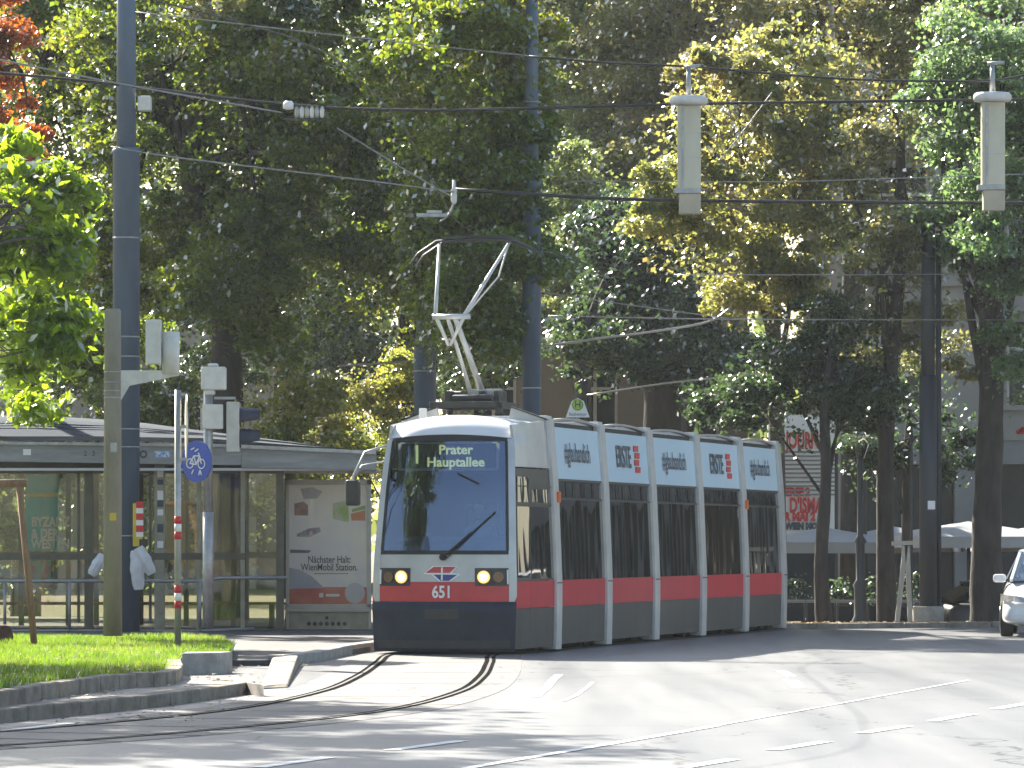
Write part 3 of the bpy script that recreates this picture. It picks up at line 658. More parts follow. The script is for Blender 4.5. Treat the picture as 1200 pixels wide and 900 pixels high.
    # roof marker light and aerial box
    q = MB(); q.box(-.70, -.60, 1.5, 1.6, 3.2, 3.50); q.build('aerial_box', M['silverP'], o, bevel=.015)
    for sg in (-1, 1):
        q = MB(); pts = [(.50, 3.28), (1.06, 3.20), (1.04, 3.34), (.55, 3.52)]
        q.prismXZ([(sg * x, z) for x, z in (pts if sg > 0 else pts[::-1])], 1.98, 2.04); q.build('roof_fairing', M['silver'], o)
        q = MB(); q.bar((sg * .54, 2.0, 3.53), (sg * 1.07, 2.0, 3.345), .10, .02); q.build('fairing_trim', M['rubber'], o)
    return o
dcab = cab(FRONT, THC)
rth = R(186)
e = CP[5] + Vector((math.sin(R(6)), math.cos(R(6)), 0)) * 2.25
cab(e, rth, True)

# pantograph (part of the tram)
pg = MB(); base = at(556, 470, 65.3); base.z = 3.4
yb = base.y; xb = base.x
def L_(x, y, z): return Vector((x, y, z)) 
for dy in (-.5, .5): pg.box(-.55, .55, dy - .04, dy + .04, .18, .27)
for dx in (-.5, .5): pg.box(dx - .04, dx + .04, -.54, .54, .18, .27)
for dx in (-.5, .5):
    for dy in (-.5, .5): pg.lathe((dx, dy, 0), [(.06, 0), (.08, .03), (.05, .06), (.08, .09), (.05, .12), (.06, .18)], 12)
pg.tube([(-.42, .1, .38), (.42, .1, .38)], .07, 12); pg.tube([(-.25, -.3, .33), (.35, -.3, .33)], .05, 10)
for dx in (-.36, -.12, .15, .38): pg.box(dx - .04, dx + .04, -.2, .3, .25, .44)
pgo = pg.build('pantograph', M['blackm'], tram, bevel=.008); pgo.location = Vector((xb, yb, 3.36)) - FRONT; pgo.rotation_euler = (0, 0, -ANG[0])
q = MB(); q.box(-.1, .42, -.05, .02, .36, .47); q.build('base_cover', M['galv'], pgo, bevel=.01)
elbow = Vector((-.16, -.75, 1.50))          # lower arm leans to the front
q = MB(); q.tube([(.10, .15, .38), elbow + Vector((.05, 0, 0))], [.05, .035], 10); q.tube([(-.05, .15, .30), elbow - Vector((.06, 0, 0))], [.03, .025], 8); q.tube([(.02, -.3, .3), elbow + Vector((-.01, .02, -.1))], .015, 6)
q.build('lower_arm', M['silverP'], pgo)
q = MB(); q.tube([elbow - Vector((.28, 0, 0)), elbow + Vector((.28, 0, 0))], .04, 10); q.build('knee_joint', M['silverP'], pgo)
hd = Vector((.10, -.05, 2.62))
q = MB(); q.tube([elbow + Vector((-.04, 0, -.42)), elbow + Vector((-.24, 0, .02)), hd + Vector((-.62, 0, 0))], [.025, .032, .022], 8)
q.tube([elbow + Vector((-.02, 0, -.42)), elbow + Vector((.20, 0, .02)), hd + Vector((.44, 0, 0))], [.025, .032, .022], 8); q.tube([elbow + Vector((.24, 0, .05)), hd + Vector((.28, 0, -.5)), hd + Vector((.42, 0, -.05))], .014, 6)
q.build('upper_arm', M['silverP'], pgo)
q = MB()
for dy in (-.18, .18):
    q.tube([hd + Vector((-.98, dy, -.38)), hd + Vector((-.99, dy, -.28)), hd + Vector((-.90, dy, -.16)), hd + Vector((-.62, dy, .02)), hd + Vector((0, dy, .05)), hd + Vector((.52, dy, .02)), hd + Vector((.78, dy, -.10)), hd + Vector((.92, dy, -.19)), hd + Vector((.90, dy, -.28))], .018, 8)
q.tube([hd + Vector((-.62, -.18, 0)), hd + Vector((-.62, .18, 0))], .016, 6); q.tube([hd + Vector((.44, -.18, 0)), hd + Vector((.44, .18, 0))], .016, 6)
q.build('collector_bow', M['blackm'], pgo)
q = MB()
for dy in (-.18, .18): q.bar(hd + Vector((-.55, dy, .075)), hd + Vector((.5, dy, .075)), .035, .03)
q.build('contact_strip', M['blackm'], pgo)

# ---- people: skin-modifier body
def skin_body(name, joints, edges, m, parent=None, sub=2):
    me = bpy.data.meshes.new(name); me.from_pydata([j[0] for j in joints], edges, []); me.materials.append(m)
    o = bpy.data.objects.new(name, me); col.objects.link(o)
    if parent: o.parent = parent
    s = o.modifiers.new('skin', 'SKIN'); s.use_smooth_shade = True
    if not me.skin_vertices: 
        bm = bmesh.new(); bm.from_mesh(me); bm.verts.layers.skin.verify(); bm.to_mesh(me); bm.free()
    for v, j in zip(me.skin_vertices[0].data, joints): v.radius = (j[1], j[1] * (j[2] if len(j) > 2 else 1))
    me.skin_vertices[0].data[0].use_root = True
    ss = o.modifiers.new('s', 'SUBSURF'); ss.levels = sub; ss.render_levels = sub
    return o
drv = empty('person', FRONT + Matrix.Rotation(-THC, 3, 'Z') @ Vector((.27, 1.18, 1.25)), -THC)
tag(drv, 'driver in a pale blue shirt sitting behind the tram windscreen', 'person')
J = [((0, 0, 0), .15, .75), ((0, .02, .25), .15, .7), ((0, .02, .47), .17, .62), ((0, 0, .58), .065), ((0, -.02, .66), .055),
     ((-.19, 0, .49), .07), ((-.27, -.10, .26), .05), ((-.18, -.36, .16), .04), ((-.15, -.44, .18), .035),
     ((.19, 0, .49), .07), ((.27, -.10, .26), .05), ((.18, -.36, .16), .04), ((.15, -.44, .18), .035),
     ((-.10, -.22, -.02), .085), ((-.12, -.45, -.03), .065), ((-.12, -.5, -.4), .05), ((.10, -.22, -.02), .085), ((.12, -.45, -.03), .065), ((.12, -.5, -.4), .05)]
E = [(0, 1), (1, 2), (2, 3), (3, 4), (2, 5), (5, 6), (6, 7), (7, 8), (2, 9), (9, 10), (10, 11), (11, 12), (0, 13), (13, 14), (14, 15), (0, 16), (16, 17), (17, 18)]
bd = skin_body('body', J, E, M['cloth_blue'], drv)
def head_at(parent, p, s=1.):
    b = bmesh.new(); bmesh.ops.create_uvsphere(b, u_segments=20, v_segments=14, radius=.105 * s)
    for v in b.verts:
        v.co.x *= .80; v.co.z *= 1.18; v.co.y *= .98
        if v.co.z < -.03: v.co.x *= 1 - .9 * (-.03 - v.co.z) / .105; v.co.y -= .0
        dx, dz = v.co.x, v.co.z
        if v.co.y < 0: v.co.y -= .022 * math.exp(-((dx / .016) ** 2 + ((dz + .01) / .03) ** 2)); v.co.y += .008 * math.exp(-(((abs(dx) - .033) / .014) ** 2 + ((dz - .015) / .012) ** 2))
    me = bpy.data.meshes.new('head'); b.to_mesh(me); b.free(); me.materials.append(M['skin']); me.shade_smooth()
    o = bpy.data.objects.new('head', me); col.objects.link(o); o.location = p; o.parent = parent
    b = bmesh.new(); bmesh.ops.create_uvsphere(b, u_segments=20, v_segments=14, radius=.112 * s)
    for v in b.verts: v.co.x *= .82; v.co.z *= 1.18; v.co.y = v.co.y * 1.0 + .012
    bmesh.ops.delete(b, geom=[v for v in b.verts if v.co.z < -.02 or (v.co.y < -.03 and v.co.z < .065)], context='VERTS')
    me = bpy.data.meshes.new('hair'); b.to_mesh(me); b.free(); me.materials.append(M['hair']); me.shade_smooth()
    h = bpy.data.objects.new('hair', me); col.objects.link(h); h.parent = o
    q = MB()
    for sg in (-1, 1): q.disc((sg * .033, -.088, .018), (0, -1, 0), .010, .006, 10)
    q.build('eyes', M['rubber'], o); q = MB(); q.box(-.022, .022, -.097, -.088, -.062, -.054); q.build('mouth', M['adred'], o)
    return o
head_at(drv, (0, -.05, .78))

# ------------------------------------------------------------------ poles
def collar(b, x, y, z, r, h=.04): b.tube([(x, y, z - h / 2), (x, y, z + h / 2)], r, 20)
def stepped_pole(px, Y, r0, r1, zstep, ztop, label, m, seams=(), z0=0.0, cat='pole'):
    x = (px - CX) * Y / FPX; t = empty('catenary_pole', (x, Y, z0)); tag(t, label, cat, 'overhead line poles')
    b = MB(); b.lathe((0, 0, 0), [(r0, 0), (r0, zstep - z0 - .03), (r0 + .015, zstep - z0 - .02), (r0 + .015, zstep - z0 + .04), (r1 + .01, zstep - z0 + .07)], 28); b.build('lower_shaft', m, t)
    b = MB(); b.lathe((0, 0, 0), [(r1, zstep - z0), (r1 * .92, ztop - z0)], 28); b.build('upper_shaft', m, t)
    for z in seams: b = MB(); collar(b, 0, 0, z - z0, r0 + .006, .025); b.build('strap', M['galv'], t)
    return t
p1 = stepped_pole(148, 74.5, .225, .165, at(0, 178, 74.5).z, 12.5, 'tall thick blue-grey pole behind the concrete post at the left', M['pole_blue'], [at(0, yy, 74.5).z for yy in (279, 395, 418, 503, 524, 628)])
b = MB(); b.box(.20, .42, -.12, .12, at(0, 130, 74.5).z, at(0, 113, 74.5).z); b.build('junction_box', M['boxwhite'], p1, bevel=.015)
p2 = stepped_pole(498, 81, .20, .16, 5.2, 6.6, 'shorter blue-grey pole rising behind the tram roof under the maple leaves', M['pole_blue'], [4.7])
p3 = stepped_pole(623, 78, .165, .12, at(0, 215, 78).z, 12.5, 'tall slender blue-grey pole rising behind the tram', M['pole_blue'], [at(0, 455, 78).z, at(0, 120, 78).z])
# concrete post with antenna boxes
x = (132 - CX) * 63.3 / FPX; t = empty('concrete_post', (x, 63.3, .24)); tag(t, 'weathered round concrete post on the grass carrying two grey antenna boxes', 'post')
b = MB(); zt = at(0, 362, 63.3).z - .24; b.lathe((0, 0, 0), [(.135, 0), (.118, zt - .03), (.10, zt)], 24); b.build('shaft', M['concrete_post'], t)
def z63(y): return at(0, y, 63.3).z - .24
b = MB()
for yy in (436, 448, 458, 466): collar(b, 0, 0, z63(yy), .130, .018)
b.build('steel_strap', M['galv'], t)
b = MB(); b.add([(.11, -.03, z63(434)), (.95, -.03, z63(434)), (.95, -.03, z63(440)), (.24, -.03, z63(452)), (.11, -.03, z63(470)), (.11, .03, z63(434)), (.95, .03, z63(434)), (.95, .03, z63(440)), (.24, .03, z63(452)), (.11, .03, z63(470))],
               [(0, 4, 3, 2, 1), (5, 6, 7, 8, 9), (0, 1, 6, 5), (1, 2, 7, 6), (2, 3, 8, 7), (3, 4, 9, 8), (4, 0, 5, 9)]); b.build('bracket', M['boxwhite'], t)
b = MB(); b.box(.48, .70, -.16, .02, z63(427), z63(375)); b.build('antenna_box', M['boxwhite'], t, bevel=.015)
b = MB(); b.lathe((.83, 0, 0), [(.125, z63(438)), (.125, z63(389))], 20); b.build('antenna_drum', M['boxwhite'], t)
b = MB(); b.box(-.03, .06, -.135, -.11, z63(610), z63(601)); b.build('sticker', M['yellow'], t)
b = MB(); b.box(-.02, .07, -.14, -.115, z63(530), z63(519)); b.build('plate', M['galv'], t)
# striped sign post
Yp = 57.5; x = (208.5 - CX) * Yp / FPX; t = empty('sign_post', (x, Yp, .1)); tag(t, 'thin galvanised sign post with red and white bands at the island kerb', 'sign post')
zz = lambda y: at(0, y, Yp).z - .1
b = MB(); b.tube([(0, 0, 0), (0, 0, zz(457))], .042, 16); b.build('shaft', M['galv'], t)
for y0 in (605, 686):
    for k in range(3): b = MB(); b.tube([(0, 0, zz(y0 + 9 * k + 9)), (0, 0, zz(y0 + 9 * k))], .046, 16); b.build('reflective_band', M['adred' if k != 1 else 'white'], t)
b = MB(); b.disc((.11, 0, zz(500)), (1, .12, 0), .42, .012, 36); sg_ = b.build('sign_plate', M['galv'], t)
b = MB(); 
for yy in (462, 500, 538): b.box(0, .12, -.012, .012, zz(yy) - .02, zz(yy) + .02)
b.build('bracket', M['galv'], t)
# signal pole
Ys = 71.6; x = (244 - CX) * Ys / FPX; t = empty('traffic_light', (x, Ys, .2)); tag(t, 'grey traffic light on a thin pole by the shelter, seen from the side', 'traffic light')
zz = lambda y: at(0, y, Ys).z - .2; ppm = FPX / Ys
b = MB(); b.tube([(0, 0, 0), (0, 0, zz(600))], .09, 18); b.tube([(0, 0, zz(600)), (0, 0, zz(455))], .075, 18); b.build('shaft', M['galv'], t)
b = MB(); b.box(-8 / ppm, 21 / ppm, -.14, .14, zz(457), zz(430)); b.box(-4 / ppm, 8 / ppm, -.1, .1, zz(463), zz(457)); b.box(0, 12 / ppm, -.1, .1, zz(430), zz(426)); b.build('detector_box', M['boxwhite'], t, bevel=.03)
b = MB(); b.box(-6 / ppm, 18 / ppm, -.15, -.07, zz(503), zz(474)); b.build('control_box', M['boxwhite'], t, bevel=.02)
b = MB(); b.box(7 / ppm, 32 / ppm, -.02, .02, zz(468), zz(465)); b.build('bracket', M['galv'], t)
b = MB(); b.box(22 / ppm, 37 / ppm, -.17, .17, zz(530), zz(471)); hd_ = b.build('signal_head', M['signalgrey'], t, bevel=.02)
for yc in (489, 514):
    zc = zz(yc); q = MB()
    n = 14; A0 = [(37 / ppm, .15 * math.cos(a), zc + .16 * math.sin(a)) for a in frange(-.5, math.pi + .5, n)]; A1 = [(60 / ppm, .15 * math.cos(a), zc - .01 + .15 * math.sin(a)) for a in frange(-.15, math.pi + .15, n)]
    q.add(A0 + A1, [(i, i + 1, n + 2 + i, n + 1 + i) for i in range(n)], True)
    q.disc((36.5 / ppm + .01, 0, zc), (1, 0, 0), .15, .03, 20); q.build('visor', M['navy'], t)
# round blue sign turned away
q = MB(); cpt = Vector((-12.5 / ppm, -.16, zz(541))); nr = Vector((-.78, -.9, 0)).normalized()
q.disc(cpt, nr, .335, .02, 40); sg_ = q.build('round_sign', M['signblue'], t)
ux = Vector((-nr.y, nr.x, 0)); ux = ux if ux.x > 0 else -ux
def SP(x, z): return cpt + nr * .014 + ux * x + Vector((0, 0, z))
q = MB()
def ring(cx, cz, r, w_=.016, n=16):
    for k in range(n): a0, a1 = 2 * math.pi * k / n, 2 * math.pi * (k + 1) / n; q.bar(SP(cx + r * math.cos(a0), cz + r * math.sin(a0)), SP(cx + r * math.cos(a1), cz + r * math.sin(a1)), w_, w_, nr)
ring(-.14, -.03, .075); ring(.12, -.04, .075)
for a_, c_ in (((-.14, -.03), (-.05, .09)), ((-.05, .09), (.08, .09)), ((.08, .09), (.12, -.04)), ((-.05, .09), (.0, -.05)), ((.0, -.05), (.08, .09)), ((.08, .09), (.05, .14)), ((-.14, -.03), (0, -.05)), ((-.12, .19), (-.04, .22)), ((-.03, .16), (.05, .2)), ((-.10, -.2), (-.06, -.13)), ((.06, -.22), (.09, -.14)), ((.09, -.14), (.12, -.22))):
    q.bar(SP(*a_), SP(*c_), .018, .018, nr)
q.build('bicycle_symbol', M['white'], sg_)

# things tied to the tall pole
Yq = 74.2
def box_on(name, px0, px1, y0, y1, m, label, cat, grp=None, tilt=0., Y=Yq, dep=.05):
    c = at((px0 + px1) / 2, (y0 + y1) / 2, Y); o = MB(); w_, h_ = (px1 - px0) * Y / FPX / 2, (y1 - y0) * Y / FPX / 2
    o.box(-w_, w_, -dep / 2, dep / 2, -h_, h_); o = o.build(name, m, bevel=.01); o.location = c; o.rotation_euler = (0, R(tilt), 0)
    if label: tag(o, label, cat, grp)
    return o
q = empty('warning_flag', at(162, 615, 74.15)); tag(q, 'red and white striped warning strip with yellow edge tied to the tall left pole', 'warning strip')
b = MB(); b.box(-.09, .07, 0, .02, -.36, .36); o_ = b.build('backing', M['yellow'], q)
b = MB()
for k in range(3): b.box(-.035, .085, -.012, -.002, .08 - k * .0 + (k - 1) * .20 - .0, .19 + (k - 1) * .20); 
b.build('red_stripe', M['adred'], q)
b = MB(); b.box(-.035, .085, -.006, .004, -.2, .33); b.build('white_strip', M['white'], q)
b = MB(); b.box(.02, .16, -.04, .02, -.36, -.24); b.build('clamp', M['blackm'], q)
M['bag'] = mat('plastic_bag', (.62, .65, .70), .35, c2=(.5, .53, .58), nscale=8, bump=.6, bscale=12)
def bag(px, py, w_, h_, tilt, label):
    c = at(px, py, 74.1); b = MB(); n = 8; vs = []
    for k in range(n + 1):
        z = h_ / 2 - h_ * k / n; wv = w_ / 2 * (.55 + .45 * math.sin(math.pi * min(1, k / n * .8 + .12))) * (1 + .08 * math.sin(k * 2.1)); dp = .05 * math.sin(math.pi * (k + .3) / (n + .6)) + .008
        vs += [(-wv, 0, z), (-wv * .3, -dp, z), (wv * .4, -dp * .8, z), (wv, 0, z), (wv * .3, dp, z), (-wv * .4, dp, z)]
    fs = [(k * 6 + i, (k + 1) * 6 + i, (k + 1) * 6 + (i + 1) % 6, k * 6 + (i + 1) % 6) for k in range(n) for i in range(6)]; fs += [(0, 1, 2, 3, 4, 5), tuple(n * 6 + i for i in range(5, -1, -1))]
    o = b.add(vs, fs, False).build('plastic_bag', M['bag']); o.location = c; o.rotation_euler = (0, R(tilt), R(10)); tag(o, label, 'plastic bag', 'plastic bags tied to the tall pole')
bag(170, 657, .22, .50, -28, 'white plastic bag slanting to the right from the tall left pole')
bag(161, 668, .24, .66, -4, 'long grey plastic bag hanging against the right edge of the tall pole')
bag(114, 662, .20, .40, 32, 'small white plastic bag sticking out left of the concrete post')

# tree stakes at the left
def stake(px0, y0, px1, y1, Y, label, w_=.09):
    a_, c_ = at(px0, y0, Y), at(px1, y1, Y); b = MB(); b.tube([a_, (a_ + c_) / 2 + Vector((.01, 0, 0)), c_], [w_ * .5, w_ * .52, w_ * .5], 10); return b
S = empty('tree_stakes', (at(0, 636, 60).x, 60, .25)); tag(S, 'brown wooden stake frame for a young tree on the grass at the left edge', 'tree stakes')
for nm, bb in (('stake', stake(42, 779, 22, 565, 60, '')), ('stake', stake(-75, 779, -45, 565, 60.6, '')), ('crossbar', stake(-60, 568, 32, 566, 60, '', .11))):
    o = bb.build(nm, M['wood'], S); o.location = -Vector(S.location)
b = MB(); b.lathe(Vector(at(0, 747, 62)), [(.05, -.17), (.16, -.16), (.19, 0), (.16, .15), (.08, .18)], 18); o = b.build('root_ball', mat('rusty', (.07, .03, .02), .9, bump=.5, bscale=20)); tag(o, 'dark rusty round drum lying on the grass at the left edge', 'drum')

# ------------------------------------------------------------------ SHELTER
YS = 76.0; sppm = FPX / YS
def sx(px): return (px - CX) / sppm
def sz(py): return CH - (py - HY) / sppm
sh = empty('tram_stop_shelter', (sx(150), YS, .075)); tag(sh, 'long glazed tram stop shelter with khaki frames and curved zinc roof', 'shelter')
OFF = -Vector(sh.location)
def B(name, m, bevel=0., sub=None):
    def fin(b): o = b.build(name, m, sub or sh, bevel=bevel); o.location = OFF if sub is None else (0, 0, 0); return o
    return fin
x0s, x1s = sx(-160), sx(333); DEP = 2.6
# floor plinth, roof deck
b = MB(); b.box(x0s, x1s, YS - .02, YS + .12, .08, sz(737)); b.box(x0s, x1s, YS + DEP, YS + DEP + .1, .08, sz(737)); b.box(x1s - .12, x1s, YS + .12, YS + DEP, .08, sz(737)); B('plinth', M['pole_dark'])(b)
roofpts = [(-170, 487, 510), (0, 487, 512), (40, 487, 512), (120, 492, 512), (165, 496, 513), (240, 506, 514), (290, 512, 518), (340, 518, 522), (400, 527, 526), (442, 533, 529)]
b = MB(); n = len(roofpts); vs = []
for px, yt, ye in roofpts:
    zt = CH - (yt - HY) * (YS + 1.3) / FPX; ze = sz(ye) * 1.0; X = sx(px)
    for dy, zz_ in ((-.45, ze), (-.1, ze + .10 * (zt - ze) / .4), (.5, lerp(ze, zt, .72)), (1.3, zt), (2.2, lerp(ze, zt, .7)), (3.0, ze)): vs.append((X, YS + dy, zz_))
b.add(vs, [(i * 6 + j, (i + 1) * 6 + j, (i + 1) * 6 + j + 1, i * 6 + j + 1) for i in range(n - 1) for j in range(5)], True)
b.add([vs[(n - 1) * 6 + k] for k in range(6)], [(0, 1, 2, 3, 4, 5)]); rfo = B('roof', M['zinc'])(b)
b = MB()                                  # standing seams across the zinc
for fr_ in (.25, .5, .75):
    for i in range(n - 1):
        a_ = Vector(vs[i * 6 + 1]).lerp(Vector(vs[i * 6 + 2]), fr_); c_ = Vector(vs[(i + 1) * 6 + 1]).lerp(Vector(vs[(i + 1) * 6 + 2]), fr_); b.bar(a_, c_, .02, .012)
B('roof_seams', M['zinc'])(b)
b = MB()
for (pa, pb, ya0, ya1, yb0, yb1) in ((-170, 285, 518, 539, 523, 546), (285, 442, 524, 549, 531, 552)):
    b.add([(sx(pa), YS - .5, sz(ya1)), (sx(pb), YS - .5, sz(yb1)), (sx(pb), YS - .5, sz(yb0)), (sx(pa), YS - .5, sz(ya0)), (sx(pa), YS - .38, sz(ya1)), (sx(pb), YS - .38, sz(yb1)), (sx(pb), YS - .38, sz(yb0)), (sx(pa), YS - .38, sz(ya0))],
          [(0, 1, 2, 3), (7, 6, 5, 4), (0, 4, 5, 1), (1, 5, 6, 2), (2, 6, 7, 3), (3, 7, 4, 0)])
fa = B('fascia', M['fascia'], .01)(b)
b = MB(); b.bar((sx(-170), YS - .52, sz(518)), (sx(285), YS - .52, sz(523)), .06, .05); b.bar((sx(285), YS - .53, sz(524)), (sx(442), YS - .53, sz(531)), .06, .06); B('gutter', M['galv'])(b)
b = MB(); b.box(x0s, sx(440), YS - .45, YS + DEP + .3, sz(552), sz(549)); B('ceiling', M['cream'])(b)
b = MB(); b.add([(sx(-170), YS - .40, sz(538)), (sx(285), YS - .40, sz(546)), (sx(442), YS - .40, sz(552)), (sx(442), YS + 3., sz(552)), (sx(-170), YS + 3., sz(538))], [(0, 1, 2, 3, 4)])
# fascia lettering / dots
def fas(x): return lambda a, z: (Vector((sx(x) + a, YS - .505, sz(lerp(529, 534.5, (x + 170) / 455.)) + z)), Vector((0, -1, 0)))
o = text('route_number', '2  3', .13, M['adtext'], sh, fas(108)); o.location = OFF
b = MB(); c_ = Vector((sx(171), YS - .51, sz(533)))
for k in range(18): a0, a1 = 2 * math.pi * k / 18, 2 * math.pi * (k + 1) / 18; b.bar(c_ + Vector((.052 * math.cos(a0), 0, .052 * math.sin(a0))), c_ + Vector((.052 * math.cos(a1), 0, .052 * math.sin(a1))), .028, .02, Vector((0, 1, 0)))
B('round_mark', M['adtext'])(b)
b = MB(); b.box(sx(184), sx(202), YS - .512, YS - .50, sz(536.5), sz(529.5)); B('blue_sign_strip', mat('strip_blue', (.12, .28, .6), .5, c2=(.6, .65, .7), nscale=25, lo=.45, hi=.55))(b)
b = MB(); b.box(sx(31), sx(40), YS - .512, YS - .50, sz(534), sz(527)); B('white_sticker', M['white'])(b)
# mullions
mull = [(-128, 6, 'olive'), (-60, 4, 'olive'), (-8, 7, 'olive'), (104, 10, 'olive'), (128, 8, 'olive'), (187, 12, 'khaki'), (233, 5, 'khaki'), (284.5, 5, 'khaki'), (328, 9, 'olive')]
for px, w_, m_ in mull:
    b = MB(); b.box(sx(px - w_ / 2), sx(px + w_ / 2), YS - .03, YS + .09, .08, sz(545)); B('post', M[m_], .006)(b)
for px in (92, 176, 290): b = MB(); b.box(sx(px - 1.5), sx(px + 1.5), YS - .01, YS + .07, .2, sz(545)); B('glazing_bar', M['olive'])(b)
b = MB(); b.box(x0s, sx(288), YS - .035, YS - .005, sz(656), sz(648)); b.box(x0s, x1s, YS - .02, YS + .08, sz(555), sz(541)); B('transom', M['olive'], .004)(b)
b = MB(); b.box(x0s, x1s, YS + .02, YS + .03, sz(738), sz(553)); B('front_glass', M['shelterglass'])(b)
b = MB(); b.box(x1s - .07, x1s - .06, YS + .05, YS + DEP, sz(738), sz(553)); B('side_glass', M['shelterglass'])(b)
b = MB(); b.box(x0s, x1s, YS + DEP + .03, YS + DEP + .04, sz(738), sz(553)); B('rear_glass', M['shelterglass'])(b)
b = MB()
for px in (-120, -60, 5, 62, 96, 150, 205, 262, 330): b.box(sx(px - 3), sx(px + 3), YS + DEP, YS + DEP + .08, .1, sz(550))
b.box(x0s, x1s, YS + DEP - .01, YS + DEP + .05, sz(655), sz(647)); B('rear_frame', M['olive'])(b)
for k, px in enumerate((190,)):
    for j, (yy, h_) in enumerate(((550, 9), (562, 6), (575, 12), (586, 8), (597, 7), (614, 10), (634, 8))):
        b = MB(); b.box(sx(184.5), sx(191.5), YS - .036, YS - .031, sz(yy + h_), sz(yy)); B('sticker', M['white' if j % 2 == 0 else 'adtext'])(b)
# handrail in front
hr = empty('handrail', (sx(90), YS - .55, .075)); tag(hr, 'galvanised tube handrail running along the front of the shelter', 'handrail')
b = MB(); b.tube([(sx(-160), YS - .55, sz(680.5)), (sx(236), YS - .55, sz(680.5)), (sx(262), YS - .35, sz(677)), (sx(338), YS - .35, sz(677))], .030, 10); o = b.build('rail', M['galv'], hr); o.location = -Vector(hr.location)
b = MB(); b.tube([(sx(-160), YS - .55, sz(738.5)), (sx(236), YS - .55, sz(738.5)), (sx(300), YS - .45, sz(736))], .024, 10); o = b.build('lower_rail', M['galv'], hr); o.location = -Vector(hr.location)
for px in (-70, 10, 85, 160, 237): b = MB(); b.tube([(sx(px), YS - .55, .06), (sx(px), YS - .55, sz(681))], .026, 10); o = b.build('rail_post', M['galv'], hr); o.location = -Vector(hr.location)
# inside posters & bench
def poster(px0, px1, y0, y1, Y, m, label, cat='poster', th=.05):
    c0, c1 = at(px0, y0, Y), at(px1, y1, Y); e = empty('poster', ((c0.x + c1.x) / 2, Y, .08)); tag(e, label, cat)
    b = MB(); b.box(c0.x, c1.x, Y, Y + th, c1.z, c0.z); o = b.build('sheet', m, e); o.location = -Vector(e.location); return e, c0, c1
e, c0, c1 = poster(30, 68, 556, 645, YS + 1.2, M['teal'], 'teal exhibition poster with white capitals inside the shelter')
b = MB(); b.box(c0.x, c1.x, YS + 1.19, YS + 1.199, at(0, 582, YS + 1.2).z, at(0, 578, YS + 1.2).z); o = b.build('yellow_line', M['yellow'], e); o.location = -Vector(e.location)
for s_, yy in (('BYZANZ', 612), ('& DER', 626), ('WESTEN', 638)):
    o = text('lettering', s_, .23, M['white'], e, lambda a, z, yy=yy: (Vector((at(37, 0, YS + 1.2).x + a * .74, YS + 1.18, at(0, yy, YS + 1.2).z + z)), Vector((0, -1, 0))), bold=.008, align='LEFT'); o.location = -Vector(e.location)
e2, c0, c1 = poster(195, 217, 588, 660, YS + 1.3, M['orangeboard'], 'ochre map board inside the shelter behind the striped post', 'map board')
e3, _, _ = poster(86, 98, 575, 640, YS + 1.6, M['cream'], 'narrow pale poster inside the shelter left of the concrete post')
e4, _, _ = poster(30, 60, 657, 684, YS + 1.2, mat('poster_pink', (.36, .10, .12), .6, c2=(.1, .35, .33), nscale=6, lo=.45, hi=.55), 'small pink and teal sheet low inside the shelter')
bn = empty('bench', (sx(120), YS + 1.9, .08)); tag(bn, 'brown bench inside the glazed shelter', 'bench')
b = MB(); b.box(-3.2, 3.2, -.22, .22, .40, .45); b.build('seat', M['wood'], bn, bevel=.01)
for k in (-2.8, 0, 2.8): b = MB(); b.box(k - .04, k + .04, -.18, .18, 0, .40); b.build('leg', M['blackm'], bn)
# illuminated poster case at the end of the shelter
YC = 76.8; cp = FPX / YC; cx_ = lambda px: (px - CX) / cp; cz = lambda py: CH - (py - HY) / cp
lc = empty('advertising_case', (cx_(385), YC, .075)); tag(lc, 'cream poster case with red-based advert at the right end of the shelter', 'poster case')
O2 = -Vector(lc.location)
def BB(b, name, m, bev=0.): o = b.build(name, m, lc, bevel=bev); o.location = O2; return o
b = MB(); b.box(cx_(336), cx_(434), YC, YC + .25, cz(741), cz(562)); BB(b, 'housing', M['khaki'], .01)
M['caseframe'] = mat('case_frame', (.50, .48, .40), .55, c2=(.42, .40, .33), nscale=4)
b = MB()
for a_, b_, c_, d_ in ((335, 339, 562, 712), (430, 435, 562, 712), (335, 435, 562, 568), (335, 435, 708, 714), (335, 338, 716, 741), (432, 435, 716, 741), (335, 435, 714, 717), (335, 435, 737, 742)): b.box(cx_(a_), cx_(b_), YC - .05, YC + .01, cz(d_), cz(c_))
BB(b, 'frame', M['caseframe'], .006)
M['pcool'] = mat('poster_ground', (.74, .71, .70), .5, c2=(.86, .80, .68), nscale=1.1, lo=.4, hi=.6)
b = MB(); b.box(cx_(339), cx_(430), YC - .012, YC - .004, cz(708), cz(568)); BB(b, 'poster_sheet', M['pcool'])
b = MB(); b.box(cx_(339), cx_(430), YC - .018, YC - .011, cz(708), cz(688)); BB(b, 'poster_red_band', mat('poster_red', (.50, .05, .05), .5, c2=(.62, .25, .16), nscale=1.2))
b = MB(); b.disc((cx_(416), YC - .022, cz(695)), (0, 1, 0), .175, .008, 28); BB(b, 'poster_badge', M['cream'])
def lay(pts, m, nm, yo=.016): # irregular flat print on the poster
    b = MB(); b.prismXZ([(cx_(p[0]), cz(p[1])) for p in pts], YC - yo, YC - yo + .004); BB(b, nm, m)
lay([(345, 604), (345, 590), (356, 588), (361, 592), (361, 604)], mat('pr1', (.10, .12, .16), .5, c2=(.5, .2, .1), nscale=9), 'poster_print')
lay([(390, 608), (390, 590), (408, 586), (409, 612)], mat('pr2', (.35, .50, .10), .5, c2=(.6, .6, .5), nscale=7), 'poster_print')
